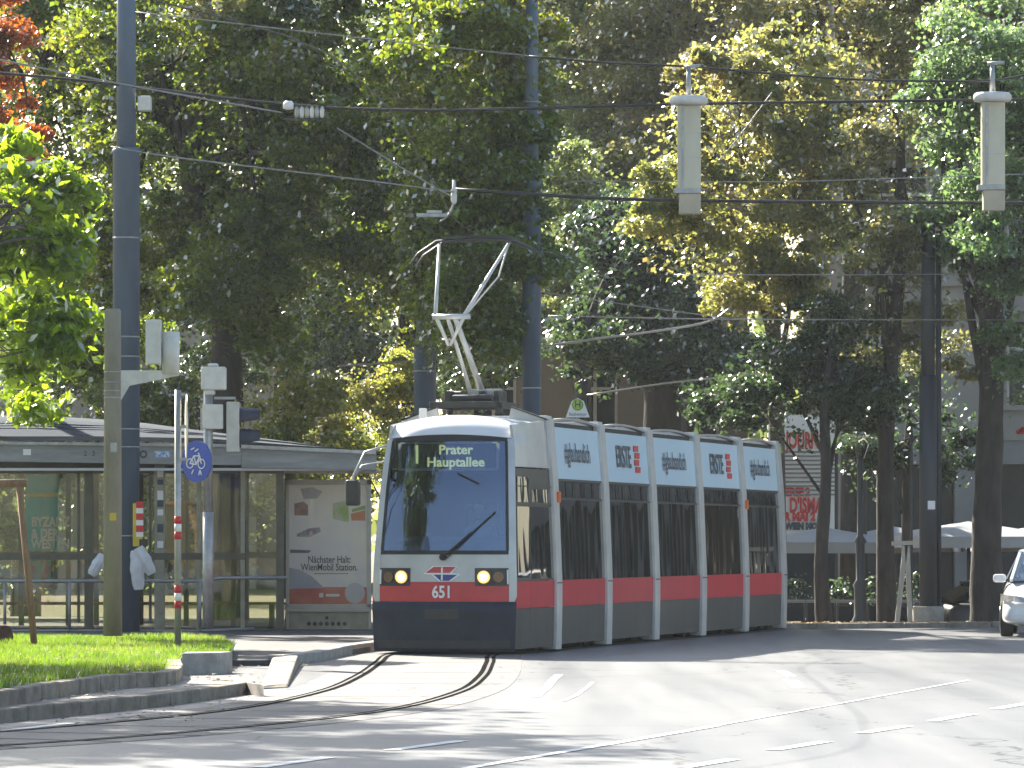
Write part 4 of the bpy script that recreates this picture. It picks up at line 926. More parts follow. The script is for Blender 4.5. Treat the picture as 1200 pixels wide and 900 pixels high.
lay([(412, 610), (411, 602), (428, 598), (428, 610)], mat('pr3', (.65, .25, .10), .5), 'poster_print')
lay([(413, 600), (412, 597), (428, 592), (428, 597)], mat('pr4', (.3, .45, .15), .5), 'poster_print')
lay([(348, 629), (348, 626), (362, 619), (375, 618), (376, 623), (364, 629)], mat('pr5', (.15, .15, .2), .5, c2=(.45, .42, .42), nscale=8), 'poster_print')
lay([(340, 648), (340, 644), (365, 645), (362, 648)], mat('pr6', (.12, .12, .15), .5), 'poster_print')
lay([(339, 690), (339, 665), (352, 668), (366, 676), (380, 689)], mat('pr7', (.42, .43, .50), .5), 'poster_print', .0185)
lay([(356, 585), (352, 573), (366, 571), (378, 576), (372, 584)], mat('pr8', (.33, .32, .38), .5, c2=(.45, .44, .46), nscale=6), 'poster_print')
for s_, yy, sz_ in (('N\u00e4chster Halt:', 656, .17), ('WienMobil Station.', 665, .17)):
    o = text('poster_text', s_, sz_, M['adtext'], lc, lambda a, z, yy=yy: (Vector((cx_(386) + a * .74, YC - .022, cz(yy) + z)), Vector((0, -1, 0))), bold=.002, off=.002); o.location = O2
b = MB(); b.box(cx_(368), cx_(408), YC - .024, YC - .02, cz(672.6), cz(671.8)); BB(b, 'poster_small_print', M['stoneg'])
b = MB(); b.box(cx_(374), cx_(379), YC - .024, YC - .02, cz(700), cz(695)); BB(b, 'poster_logo', M['white'])
b = MB(); b.box(cx_(382), cx_(398), YC - .024, YC - .02, cz(699), cz(696)); BB(b, 'poster_logo', M['white'])
b = MB(); b.box(cx_(339), cx_(430), YC - .034, YC - .03, cz(708), cz(568)); BB(b, 'glass', M['boxglass'])
for k in range(7): b = MB(); b.disc((cx_(362 + 7 * k), YC - .005, cz(731)), (0, 1, 0), .036, .02, 14); BB(b, 'coin_knob', M['blackm'])
b = MB(); b.disc((cx_(383), YC - .005, cz(724)), (0, 1, 0), .03, .02, 14); BB(b, 'coin_knob', M['blackm'])
b = MB(); b.box(cx_(330), cx_(440), YC - .15, YC + .3, .075, cz(741)); BB(b, 'foot', M['conc'], .01)

# stop sign
e = empty('stop_sign', at(677, 636, 75)); e.location.z = .08; tag(e, 'white trapezoid tram stop sign with green H disc above the tram roof', 'stop sign')
OO = -Vector(e.location)
b = MB(); y_ = 75.0; P_ = [at(*p, y_) for p in ((663, 489), (691, 489), (684, 470), (677, 466.5), (670, 470))]; b.prismXZ([(p.x, p.z) for p in P_], y_, y_ + .05); o = b.build('plate', M['white'], e); o.location = OO
c_ = at(677, 474.5, y_); b = MB(); b.disc(c_ + Vector((0, -.006, 0)), (0, 1, 0), .098, .02, 28); o = b.build('disc', M['green'], e); o.location = OO
o = text('letter', 'H', .15, M['adtext'], e, lambda a, z: (c_ + Vector((a, -.02, z)), Vector((0, -1, 0))), bold=.003); o.location = OO
b = MB()
for k in range(24): a0, a1 = 2 * math.pi * k / 24, 2 * math.pi * (k + 1) / 24; b.bar(c_ + Vector((.085 * math.cos(a0), -.018, .085 * math.sin(a0))), c_ + Vector((.085 * math.cos(a1), -.018, .085 * math.sin(a1))), .01, .006, Vector((0, 1, 0)))
o = b.build('ring', M['adtext'], e); o.location = OO
o = text('stop_name', 'Stubentor', .075, M['adtext'], e, lambda a, z: (Vector((c_.x + a, y_ - .004, at(0, 485.5, y_).z + z)), Vector((0, -1, 0)))); o.location = OO
b = MB(); b.tube([(c_.x, y_ + .08, .05), (c_.x, y_ + .08, c_.z)], .035, 12); o = b.build('shaft', M['galv'], e); o.location = OO

# ------------------------------------------------------------------ hanging lanterns
lant = None; YL = 74.0; lp = FPX / YL
for i, (px, ytop, ydisc, ybot, cap) in enumerate(((807, 78, 118, 251, 0), (1163, 96, 114, 249, 0))):
    c = at(px, ydisc, YL)
    if lant is None:
        t = empty('hanging_lantern', c); 
        b = MB(); b.lathe((0, 0, 0), [(.12, .085), (.28, .07), (.32, .03), (.32, -.03), (.29, -.07), (.15, -.08)], 28); b.build('cap', M['boxwhite'], t)
        b = MB(); b.box(-.185, .20, -.12, .12, -(225 - 118) / lp, -.08); hs_ = b.build('light_housing', M['lampcream'], t, bevel=.02)
        b = MB(); b.box(-.13, -.085, -.135, -.12, -(222 - 118) / lp, -.09); b.build('housing_rib', M['galv'], hs_)
        b = MB()
        for k in (.55, .95): b.box(-.187, .202, -.123, .123, -k - .004, -k + .004)
        b.build('housing_seam', M['signalgrey'], hs_)
        b = MB(); b.box(-.25, .20, -.13, .13, -(227 - 118) / lp, -(221 - 118) / lp); b.build('flange', M['galv'], t, bevel=.005)
        b = MB(); b.box(-.16, .20, -.11, .11, -(251 - 118) / lp, -(227 - 118) / lp); b.build('lower_box', M['lampbeige'], t, bevel=.015)
        b = MB(); b.tube([(0, 0, .07), (0, 0, .55)], [.05, .035], 12); b.tube([(-.08, 0, .56), (.20, 0, .58)], .03, 8); b.build('hanger', M['galv'], t)
        lant = t; tag(t, 'grey disc-capped hanging street lantern in front of the yellow tree', 'lantern', 'lanterns hung on the overhead wires')
    else:
        t = copy_tree(lant); t.location = c; t.scale = (1, 1, 1); tag(t, 'grey disc-capped hanging street lantern at the right edge in front of green leaves', 'lantern')
# ------------------------------------------------------------------ wires
def wire(pts, r, label, m='wire', Y=None, cat='wire', n=6):
    r *= 1.25
    P = [at(p[0], p[1], p[2] if len(p) > 2 else Y) for p in pts]; P = catmull(P, 6); e = MB(); e.tube(P, r, n)
    o = e.build('overhead_wire', M[m]); return tag(o, label, cat, 'overhead wires')
wire([(-30, 83), (110, 96), (330, 122), (480, 129), (620, 127), (800, 122), (1000, 119), (1240, 116)], .020, 'dark span wire crossing the picture behind the lantern caps', Y=74.4)
wire([(-20, 66), (140, 98), (330, 132)], .012, 'pale thin wire sloping down to the insulators at upper left', 'wireb', 73.6)
wire([(130, 172), (210, 185), (400, 208), (532, 225)], .010, 'thin pale wire from the tall left pole to the hanger over the tram', 'wireb', 73.8)
wire([(532, 222), (700, 232), (800, 235), (1000, 237), (1240, 238)], .024, 'thick dark wire passing behind the lower ends of the lanterns', Y=74.3)
wire([(620, 66), (720, 74), (808, 78), (900, 86), (1000, 93), (1100, 95), (1165, 94), (1220, 84)], .015, 'dark wire that the two lanterns hang from', Y=74)
wire([(150, 13), (400, 42), (625, 66)], .009, 'thin wire between the tops of the two tall blue poles', 'wireb', 76)
wire([(398, 429), (520, 420), (620, 408), (700, 397), (770, 388), (830, 377), (856, 361)], .018, 'bright contact wire rising to the right above the tram roof', 'wireb', 84)
wire([(688, 463), (800, 447), (960, 433), (1060, 429), (1230, 424)], .014, 'bright contact wire low over the far end of the tram', 'wireb', 92)
wire([(640, 212), (900, 213), (1050, 209), (1230, 203)], .007, 'hair-thin wire just above the thick dark wire at right', 'wireb', 80)
wire([(790, 322), (1000, 322), (1240, 320)], .007, 'hair-thin level wire across the yellow tree', 'wireb', 84)
wire([(640, 370), (860, 374), (1240, 375)], .009, 'thin level wire across the tree trunks at right', 'wireb', 84)
wire([(610, 338), (700, 352), (860, 374)], .008, 'thin wire slanting down to the right behind the pantograph', 'wireb', 84)
wire([(395, 150), (470, 196), (532, 232)], .010, 'thin guy wire slanting down to the hanger above the pantograph', 'wireb', 73.9)
wire([(905, 108), (870, 155), (840, 192)], .010, 'short slanting wire among the yellow leaves', 'wireb', 78)
# contact wire above the tram
bow = Matrix.Rotation(-ANG[0], 3, 'Z') @ (hd + Vector((0, 0, .11))) + Vector((xb, yb, 3.36))
pw = [CP[5] + Vector((.5, 4, 6.14)), Vector((*CP[5].xy, 6.12)), Vector((*CP[3].xy, 6.12)), bow, Vector((-1.0, 56, 6.13)), Vector((-1.35, 46, 6.15)), Vector((-2.6, 39, 6.2)), Vector((-8, 31, 6.2)), Vector((-25, 20, 6.2))]
b = MB(); b.tube(catmull(pw, 5), .007, 6); tag(b.build('contact_wire', M['wire']), 'contact wire touched by the pantograph of the tram', 'wire', 'overhead wires')
# hanger + insulators
e = empty('wire_hanger', at(532, 225, 73.9)); tag(e, 'white insulated hanger with curved arm on the wire above the pantograph', 'wire hanger')
b = MB(); b.lathe((0, 0, 0), [(.03, -.2), (.05, -.15), (.05, -.02), (.03, 0), (.06, .02), (.03, .06), (.025, .2)], 12); b.build('insulator', M['boxwhite'], e)
b = MB(); b.tube(catmull([(0, 0, -.18), (-.08, 0, -.36), (-.24, 0, -.50)], 6), .018, 8); b.build('arm', M['galv'], e)
b = MB(); b.box(-.62, -.12, -.05, .05, -.42, -.36); b.box(-.45, -.2, -.04, .04, -.36, -.31); b.build('clamp', M['galv'], e, bevel=.01)
e = empty('insulator_set', at(352, 127, 74)); tag(e, 'white cap and row of small insulators on the crossing wires at upper left', 'insulators')
b = MB(); b.lathe((-.20, 0, -.02), [(.05, 0), (.09, .02), (.09, .1), (.06, .14)], 14); b.build('cap', M['white'], e)
for k in range(6): b = MB(); b.lathe((-.06 + k * .085, 0, -.16), [(.022, 0), (.034, .04), (.034, .14), (.02, .20)], 10); b.build('insulator', M['boxwhite' if k % 2 else 'galv'], e)
b = MB(); b.box(-.28, .45, -.02, .02, -.19, -.16); b.box(-.25, .45, -.02, .02, .02, .045); b.build('bar', M['blackm'], e)

# ------------------------------------------------------------------ right side furniture
def rz_(x, y): return hfun(x, y)
YR = 84.6
t = empty('catenary_pole', (at(1087.5, 0, YR).x, YR, 0)); tag(t, 'tall dark pole on a concrete base beside the black car', 'pole', 'overhead line poles')
zr = lambda y: at(0, y, YR).z
b = MB(); b.tube([(0, 0, .3), (0, 0, zr(440))], .165, 22); b.tube([(0, 0, zr(440)), (0, 0, zr(255))], .13, 22); b.build('shaft', M['pole_dark'], t)
b = MB(); b.tube([(.21, .1, .3), (.21, .1, zr(270))], .055, 12); b.tube([(-.30, .1, .3), (-.30, .1, zr(500))], .02, 8); b.build('cable_duct', M['pole_dark'], t)
b = MB(); b.box(-.28, .28, -.25, .25, -.1, .36); b.build('base', M['conc'], t, bevel=.03)
b = MB(); b.box(-.02, .12, -.175, -.155, zr(597), zr(587)); b.build('sticker', M['white'], t)
b = MB(); b.bar((0, 0, zr(278)), (.62, 0, zr(274)), .06, .06); b.bar((.15, 0, zr(300)), (.5, 0, zr(276)), .04, .04); b.tube([(.45, 0, zr(276)), (.45, 0, zr(258))], .04, 8); b.build('cross_arm', M['pole_dark'], t)
# old lamp post
x = at(1008, 0, 86).x; t = empty('lamp_post', (x, 86, -.2)); tag(t, 'slim dark ornate lamp post between two trunks in front of the umbrellas', 'lamp post')
b = MB(); b.lathe((0, 0, 0), [(.16, 0), (.17, .25), (.12, .35), (.12, .9), (.15, .95), (.08, 1.05), (.09, 1.75), (.13, 1.80), (.06, 1.9), (.055, 3.2), (.08, 3.25), (.05, 3.3), (.05, 3.45)], 16); b.build('shaft', M['pole_dark'], t)
b = MB(); b.lathe((0, 0, 3.4), [(.07, 0), (.17, .28), (.19, .3), (.05, .42)], 8); b.build('lantern', M['boxglass'], t)
# pale tree stakes
e = empty('tree_stakes', (at(1061, 0, 84).x, 84, 0)); tag(e, 'pale wooden stakes leaning together by the base of the dark pole', 'tree stakes')
for a_, c_ in (((1051, 733), (1061, 640)), ((1067, 733), (1063, 640))):
    P0, P1 = at(*a_, 84), at(*c_, 84); b = MB(); b.bar(P0, P1, .09, .05, Vector((0, 1, 0))); o = b.build('stake', M['woodpale'], e); o.location = -Vector(e.location)
b = MB(); b.bar(at(1045, 637, 84), at(1070, 636, 84), .08, .08); o = b.build('crossbar', M['woodpale'], e); o.location = -Vector(e.location)
# café fence panels
FL = ['just right of the tram end', 'behind the narrow crooked trunk', 'under the slim ornate lamp post', 'behind the thin bent trunk', 'behind the pale stakes', 'in front of the black car', 'behind the thick trunk', 'beside the white car', 'at the very right edge']
first = None
YF = 88.5; zf = hfun(8, YF)
for i, px in enumerate((926, 962, 998, 1034, 1070)):
    if first is None:
        first = empty('fence_panel', (0, 0, 0))
        b = MB(); b.box(-.29, .29, -.02, .02, .08, .95); b.build('screen', M['shop'], first)
        b = MB(); b.box(-.30, .30, -.03, .03, 1.02, 1.08); b.build('top_bar', M['stoneg'], first, bevel=.005)
        for s in (-1, 1): b = MB(); b.box(s * .28 - .02, s * .28 + .02, -.025, .025, 0, 1.08); b.build('post', M['blackm'], first)
        o = first
    else: o = copy_tree(first)
    o.location = at(px, 0, YF).xy.to_3d() + Vector((0, 0, zf)); tag(o, 'dark cafe fence panel with a pale top bar, ' + FL[i], 'fence panel', 'cafe fence panels behind the far kerb')
# (planters are built with the shrubs below)
# umbrellas
first = None
for i, (px, Y, pk, lab) in enumerate(((966, 98, 618, 'leftmost of the pale square cafe umbrellas, right of the tram'), (1048, 99, 617, 'pale cafe umbrella between the lamp post and the dark pole'),
                                 (1135, 96, 611, 'pale cafe umbrella above the black car'), (1215, 98, 616, 'pale cafe umbrella behind the white car'))):
    zp = at(0, pk, Y).z; g = hfun(8, Y)
    if first is None:
        t = empty('umbrella', (0, 0, 0)); H = zp - g; b = MB(); hwid = 1.45; a_ = .33; rim = [(-hwid, -hwid), (0, -hwid * 1.02), (hwid, -hwid), (hwid * 1.02, 0), (hwid, hwid), (0, hwid * 1.02), (-hwid, hwid), (-hwid * 1.02, 0)]
        mid = [(x * .5, y * .5) for x, y in rim]
        V = [(0, 0, H)] + [(x, y, H - a_ * .44) for x, y in mid] + [(x, y, H - a_) for x, y in rim] + [(x * 1.005, y * 1.005, H - a_ - .24) for x, y in rim]
        F = [(0, 1 + k, 1 + (k + 1) % 8) for k in range(8)] + [(1 + k, 9 + k, 9 + (k + 1) % 8, 1 + (k + 1) % 8) for k in range(8)] + [(9 + k, 17 + k, 17 + (k + 1) % 8, 9 + (k + 1) % 8) for k in range(8)]
        b.add(V, F); b.build('canopy', M['canvas'], t)
        b = MB(); b.tube([(0, 0, 0), (0, 0, H - .02)], .04, 10); b.build('pole', M['blackm'], t); b = MB(); b.box(-.3, .3, -.3, .3, 0, .1); b.build('base', M['conc'], t)
        b = MB()
        for x, y in rim[::2]: b.bar((0, 0, H - .45), (x * .6, y * .6, H - a_ * .5 - .03), .02, .02)
        b.build('ribs', M['blackm'], t); first = t; H0 = H
    else: t = copy_tree(first)
    t.location = (at(px, 0, Y).x, Y, zp - H0); t.rotation_euler = (0, 0, R((8, -12, 20, 5)[i])); tag(t, lab, 'umbrella', 'cafe umbrellas')

# cars
def car(name, L, W, H, paint, hatch=True, glass='carglass'):
    t = empty(name)
    # profile stations: y, z low, z shoulder, z top, half width low, half width shoulder, half width top
    hood = .62 * H
    St = [(0.00, .28, .44, .50, .62, .60, .50), (.06, .20, .50, .60, .74, .70, .58), (.25, .17, .60, .70, .83, .79, .62), (.55, .17, .68, .78, .86, .83, .64), (1.0, .17, .76, .90, .865, .84, .66), (1.18, .17, .80, .96, .87, .845, .70),
          (1.9, .17, .86, .97, .87, .85, .76), (2.8, .17, .88, .98, .87, .85, .76), (3.5, .17, .90, 1.0, .865, .84, .74), (3.85, .2, .88, .98, .83, .80, .66), (3.97, .3, .75, .85, .74, .70, .55)]
    k = L / 4.; wk = W / 1.74
    b = MB(); n = len(St); V = []
    for y, zl, zs, zt, wl, ws, wt in St:
        y *= k; pts = [(-wl * .9, zl), (-wl, zl + .10), (-wl * 1.0, (zl + zs) / 2), (-ws, zs), (-wt, zt - .02), (0, zt), (wt, zt - .02), (ws, zs), (wl, (zl + zs) / 2), (wl, zl + .10), (wl * .9, zl)]
        V += [(x * wk, y, z) for x, z in pts]
    m = 11; F = [(i * m + j, i * m + (j + 1) % m, (i + 1) * m + (j + 1) % m, (i + 1) * m + j) for i in range(n - 1) for j in range(m)]
    F += [tuple(range(m))[::-1], tuple((n - 1) * m + j for j in range(m))]
    b.add(V, F, True); body = b.build('body', paint, t, subsurf=2, weld=True)
    # greenhouse glass
    G = [(1.02, .93, .93, .70, .68), (1.75, .93, H - .04, .80, .56), (2.3, .93, H - .01, .82, .58), (3.2, .95, H - .05, .81, .56), (3.85 if hatch else 3.6, .97, .98, .70, .62)]
    b = MB(); V = []
    for y, z0, z1, w0, w1 in G: V += [(-w0 * wk, y * k, z0), (-w1 * wk, y * k, z1), (w1 * wk, y * k, z1), (w0 * wk, y * k, z0)]
    F = [(i * 4 + j, i * 4 + (j + 1) % 4, (i + 1) * 4 + (j + 1) % 4, (i + 1) * 4 + j) for i in range(len(G) - 1) for j in range(4)]
    b.add(V, F, False); b.build('windows', M[glass], t)
    # roof and pillars
    b = MB(); V = []
    RFp = [(1.70, H - .05, .56), (1.85, H - .005, .57), (2.3, H + .02, .585), (3.0, H, .575), (3.3, H - .05, .56)]
    for y, z, w_ in RFp: V += [(-w_ * wk - .01, y * k, z - .03), (-w_ * .7 * wk, y * k, z + .01), (0, y * k, z + .02), (w_ * .7 * wk, y * k, z + .01), (w_ * wk + .01, y * k, z - .03)]
    b.add(V, [(i * 5 + j, i * 5 + j + 1, (i + 1) * 5 + j + 1, (i + 1) * 5 + j) for i in range(4) for j in range(4)], True); b.build('roof', paint, t)
    for s in (-1, 1):
        b = MB(); b.bar((s * .70 * wk, 1.04 * k, .94), (s * .565 * wk, 1.76 * k, H - .05), .05, .05); b.bar((s * .825 * wk, 2.35 * k, .95), (s * .585 * wk, 2.35 * k, H - .03), .05, .02); b.bar((s * .76 * wk, 3.5 * k, .97), (s * .565 * wk, 3.2 * k, H - .06), .12, .05)
        b.bar((s * .565 * wk, 1.72 * k, H - .06), (s * .57 * wk, 3.3 * k, H - .06), .05, .05); b.build('pillar', paint, t)
        b = MB(); b.box(min(s * .80, s * 1.02) * wk, max(s * .80, s * 1.02) * wk, 1.30 * k, 1.44 * k, .90, 1.04); b.build('wing_mirror', paint, t, bevel=.045)
        def f(u, v, s=s):      # lamp glass follows the corner of the bumper
            x = .44 + .385 * u; return Vector((s * (x + .012) * wk, -.03 + .03 * u + .50 * u ** 3 + .10 * v, .545 + .05 * u + .115 * v * (1 - .25 * (1 - u))))
        hl = MB(); hl.grid(f, frange(0, 1, 8), frange(0, 1, 3), (.035 if s > 0 else -.035), 0); h = hl.build('headlight', M['headglass'], t)
        for y in (.72, 3.18):
            wb = MB(); wb.tube([(s * (.66) * wk, y * k, .31), (s * (.875) * wk, y * k, .31)], .31, 28); wh = wb.build('wheel', M['tyre'], t, bevel=.03)
            wb = MB(); wb.disc((s * .878 * wk, y * k, .31), (1, 0, 0), .20, .015, 20); wb.build('rim', M['rim'], wh)
    b = MB(); gx = frange(-.74, .74, 14); yv = lambda x: -.03 + .24 * abs(x / .8) ** 3
    b.add([(x * wk, yv(x), .44 + .03 * abs(x)) for x in gx] + [(x * .94 * wk, yv(x), .29 + .05 * abs(x)) for x in gx], [(i, 15 + i, 16 + i, i + 1) for i in range(14)]); b.build('lower_grille', M['rubber'], t)
    b = MB(); b.box(-.42, .42, -.005, .1, .52, .57); b.build('upper_grille', M['rubber'], t)
    b = MB(); b.box(-.26, .26, -.03, -.015, .36, .47); b.build('number_plate', M['white'], t, bevel=.004)
    return t
cw = car('parked_car', 4.0, 1.72, 1.46, M['carwhite']); cw.name = 'car'; cw.location = (8.95, 73.6, 0.0); cw.rotation_euler = (0, 0, R(-8)); tag(cw, 'white hatchback driving towards the viewer at the right edge', 'car')
cb = car('parked_car', 4.0, 1.72, 1.42, M['carblack'], glass='darkglass'); cb.location = (at(1088, 0, 90).x + 3.9, 89.4, hfun(9, 90) + .07); cb.rotation_euler = (0, 0, R(102)); b = MB()
for s_ in (-1, 1): b.bar((s_ * .845, 1.3, .92), (s_ * .83, 3.75, .95), .02, .025); b.bar((s_ * .585, 2.0, 1.40), (s_ * .57, 3.2, 1.36), .02, .02)
b.build('trim', M['chrome'], cb)
tag(cb, 'black parked car half hidden behind the thick trunk at right', 'car')

# ------------------------------------------------------------------ buildings
def facade(name, label, x0, x1, Y, z0, H, m, bays, floors, gf=4.2, depth=14, win=(1.3, 2.1), fh=3.9, shops=True, grey=None):
    t = empty(name, ((x0 + x1) / 2, Y, z0)); tag(t, label, 'building'); O = -Vector(t.location)
    def put(b, nm, m_, bev=0.): o = b.build(nm, m_, t, bevel=bev); o.location = O; return o
    W = x1 - x0; bw = W / bays
    b = MB()                                     # wall built round its openings
    ww, wh = win
    for i in range(bays + 1):
        xa = x0 + i * bw - (bw - ww) / 2; xb_ = x0 + i * bw + (bw - ww) / 2; b.box(max(xa, x0), min(xb_, x1), Y, Y + .5, z0 + gf, z0 + H)
    for i in range(bays):
        xa, xb_ = x0 + i * bw + (bw - ww) / 2, x0 + (i + 1) * bw - (bw - ww) / 2
        zc = z0 + gf
        for f in range(floors):
            sill = z0 + gf + f * fh + .9; b.box(xa, xb_, Y + .003, Y + .497, zc, sill); zc = sill + wh
        b.box(xa, xb_, Y + .003, Y + .497, zc, z0 + H)
    b.box(x0, x1, Y + .5, Y + depth, z0 + gf + .3, z0 + H - .01); put(b, 'wall', m)
    b = MB(); b.box(x0, x1, Y + .6, Y + depth - .1, z0 - .5, z0 + gf + .29); put(b, 'ground_floor_core', M['shop'])
    b = MB()
    for i in range(bays + 1): xc = x0 + i * bw; b.box(max(xc - .35, x0), min(xc + .35, x1), Y - .08, Y + .59, z0 - .5, z0 + gf - .6)
    b.box(x0, x1, Y - .10, Y + .59, z0 + gf - .6, z0 + gf - .004); put(b, 'piers', grey or m)
    for i in range(bays):
        xa, xb_ = x0 + i * bw + .36, x0 + (i + 1) * bw - .36
        b = MB(); b.box(xa, xb_, Y + .35, Y + .38, z0, z0 + gf - .62); o = put(b, 'shop_window', M['winglass'])
        b = MB(); xm = (xa + xb_) / 2; b.box(xm - .05, xm + .05, Y + .30, Y + .348, z0, z0 + gf - .62); b.box(xa, xb_, Y + .30, Y + .348, z0 + 2.6, z0 + 2.7); q_ = b.build('shop_window_bar', M['shop'], o)
        for f in range(floors):
            s0 = z0 + gf + f * fh + .9; xa2, xb2 = x0 + i * bw + (bw - ww) / 2, x0 + (i + 1) * bw - (bw - ww) / 2
            b = MB(); b.box(xa2, xb2, Y + .30, Y + .33, s0, s0 + wh); o = put(b, 'window', M['winglass'])
            b = MB(); xm = (xa2 + xb2) / 2
            for a_, c_ in ((xa2, xa2 + .08), (xb2 - .08, xb2), (xm - .05, xm + .05)): b.box(a_, c_, Y + .22, Y + .298, s0, s0 + wh)
            b.box(xa2 + .08, xb2 - .08, Y + .225, Y + .295, s0 + wh * .66, s0 + wh * .66 + .08); b.build('window_frame', M['frame_white'], o)
            b = MB(); b.box(xa2 - .2, xb2 + .2, Y - .12, Y - .003, s0 - .14, s0 - .01); b.build('window_sill', m, o); b = MB(); b.box(xa2 - .22, xb2 + .22, Y - .16, Y - .003, s0 + wh + .2, s0 + wh + .38); b.build('window_hood', m, o)
    b = MB()
    for f in range(floors): zz_ = z0 + gf + f * fh; b.box(x0 - .05, x1 + .05, Y - .14, Y - .105 + .1, zz_, zz_ + .22)
    b.box(x0 - .2, x1 + .2, Y - .5, Y - .005, z0 + H - .6, z0 + H); put(b, 'cornice', m)
    b = MB(); b.box(x0 - .1, x1 + .1, Y - .3, Y + depth + .2, z0 + H + .003, z0 + H + .5); put(b, 'roof', M['zinc'])
    return t
facade('apartment_building', 'pale grey building with shopfronts behind the umbrellas at right', at(984, 0, 112).x, at(984, 0, 112).x + 26, 112, -.95, 21, M['stone'], 8, 4, gf=5.1, grey=M['stoneg'])
facade('apartment_building', 'brown-grey building glimpsed through trees behind the tram', -2.0, 6.8, 128, -.5, 20, M['stoneb'], 3, 4)
facade('apartment_building', 'low pale building hidden behind the left trees', -30, -6, 150, 0, 13, M['stone'], 8, 2)
# billboard building (white louvred front) and banner
t = empty('billboard', (at(945, 0, 108).x, 108, -.95)); tag(t, 'white louvred billboard with large red letters right of the tram end', 'billboard'); O = -Vector(t.location)
zb_ = lambda y: at(0, y, 108).z
xa, xb_ = at(900, 0, 108).x, at(978, 0, 108).x
b = MB(); b.box(xa, xb_, 108, 108.3, zb_(628), zb_(486)); o = b.build('board', M['white'], t); o.location = O
b = MB(); b.box(xa, xb_, 108, 108.3, -1.5, zb_(628) - .003); o = b.build('lower_wall', M['shop'], t); o.location = O
b = MB()
for k in range(11): yy = 530 + k * 5; b.box(xa, xb_, 107.95, 107.998, zb_(yy) - .01, zb_(yy) + .03)
o = b.build('louvres', M['stoneg'], t); o.location = O
def bt(s, px, py, size, m, sx_=1., al='LEFT'): o = text('lettering', s, size, m, t, lambda a, z: (Vector((at(px, 0, 108).x + a, 107.97, zb_(py) + z)), Vector((0, -1, 0))), .01, sx_, .02, al); o.location = O
bt("D'ISMAN", 925, 593, .50, M['adred'], .52); bt('FERSE 2', 916, 577, .26, M['adred'], .8); bt('S', 916, 592, .26, M['adred'], .8); bt('R MAI 2', 919, 606, .28, M['adred'], .8); bt('WIEN MQU', 920, 617, .22, M['adtext'], .8)
bt('JOURNAL', 921, 517, .55, M['adred'], .46)
# shop sign board
e = empty('shop_sign', (at(1012, 0, 111.5).x, 111.5, zb_(531))); tag(e, 'blue-grey shop sign board above the shop entrance behind the lamp post', 'sign')
b = MB(); wq = 27 * 111.5 / FPX; b.box(-wq, wq, 0, .2, 0, 26 * 111.5 / FPX); b.build('board', mat('sign_bluegrey', (.14, .18, .23), .6), e, bevel=.02)
b = MB(); b.box(-wq + .02, wq - .02, -.01, 0, .25, .30); b.build('pale_line', M['signalgrey'], e)

# ------------------------------------------------------------------ trees
G_ = M['g1'] = leafmat('leaves_maple', [(.032, .060, .012), (.050, .085, .014), (.075, .115, .018), (.11, .135, .02), (.14, .12, .03)], .55, .30)
M['g_bright'] = leafmat('leaves_bright', [(.09, .15, .02), (.13, .20, .025), (.17, .24, .03)], .55, .5)
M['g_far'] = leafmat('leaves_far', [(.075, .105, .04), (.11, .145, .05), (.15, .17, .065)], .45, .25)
M['g_dark'] = leafmat('leaves_dark', [(.020, .04, .018), (.03, .055, .02), (.045, .07, .022)], .4, .3)
M['g_yel'] = leafmat('leaves_yellow', [(.08, .11, .035), (.12, .14, .04), (.17, .17, .055), (.18, .145, .06)], .50, .5)
M['g_brown'] = leafmat('leaves_brown', [(.075, .115, .038), (.11, .135, .045), (.15, .14, .055), (.09, .13, .045)], .42, .4)
M['g_red'] = leafmat('leaves_rust', [(.20, .07, .03), (.26, .11, .03), (.15, .10, .03)], .5, .5)
M['g_blue'] = leafmat('leaves_bluegreen', [(.045, .085, .035), (.07, .12, .05), (.10, .16, .06), (.15, .17, .07)], .48, .4)
M['g_shrub'] = leafmat('leaves_shrub', [(.07, .11, .02), (.12, .16, .03), (.20, .20, .05), (.16, .12, .05)], .5, .8)

def leaves(cent, rad, n, size, elong=1.35, flat=.48, up=.15):
    """n leaves in clumps: returns verts (4 per leaf)"""
    k = rng.integers(0, len(cent), n); C = cent[k]; Rr = rad[k]
    dd = rng.normal(0, 1, (n, 3)); dd /= np.linalg.norm(dd, axis=1)[:, None]; dd *= (rng.uniform(0, 1, n) ** .45)[:, None]
    dd[:, 2] *= flat; dd[:, 2] -= .18 * (dd[:, 0] ** 2 + dd[:, 1] ** 2); P = C + dd * Rr[:, None]
    nr = rng.normal(0, 1, (n, 3)); nr[:, 2] = np.abs(nr[:, 2]) + up; nr /= np.linalg.norm(nr, axis=1)[:, None]
    a = rng.normal(0, 1, (n, 3)); a[:, 2] -= .5; a -= (a * nr).sum(1)[:, None] * nr; a /= np.linalg.norm(a, axis=1)[:, None]; c = np.cross(nr, a)
    s = size * rng.uniform(.6, 1.25, n)[:, None]; V = np.zeros((n, 4, 3))
    V[:, 0] = P - a * s * .5 * elong; V[:, 1] = P + c * s * .46 + nr * s * .10 + a * s * .05; V[:, 2] = P + a * s * .5 * elong; V[:, 3] = P - c * s * .46 + nr * s * .10 + a * s * .05
    return V
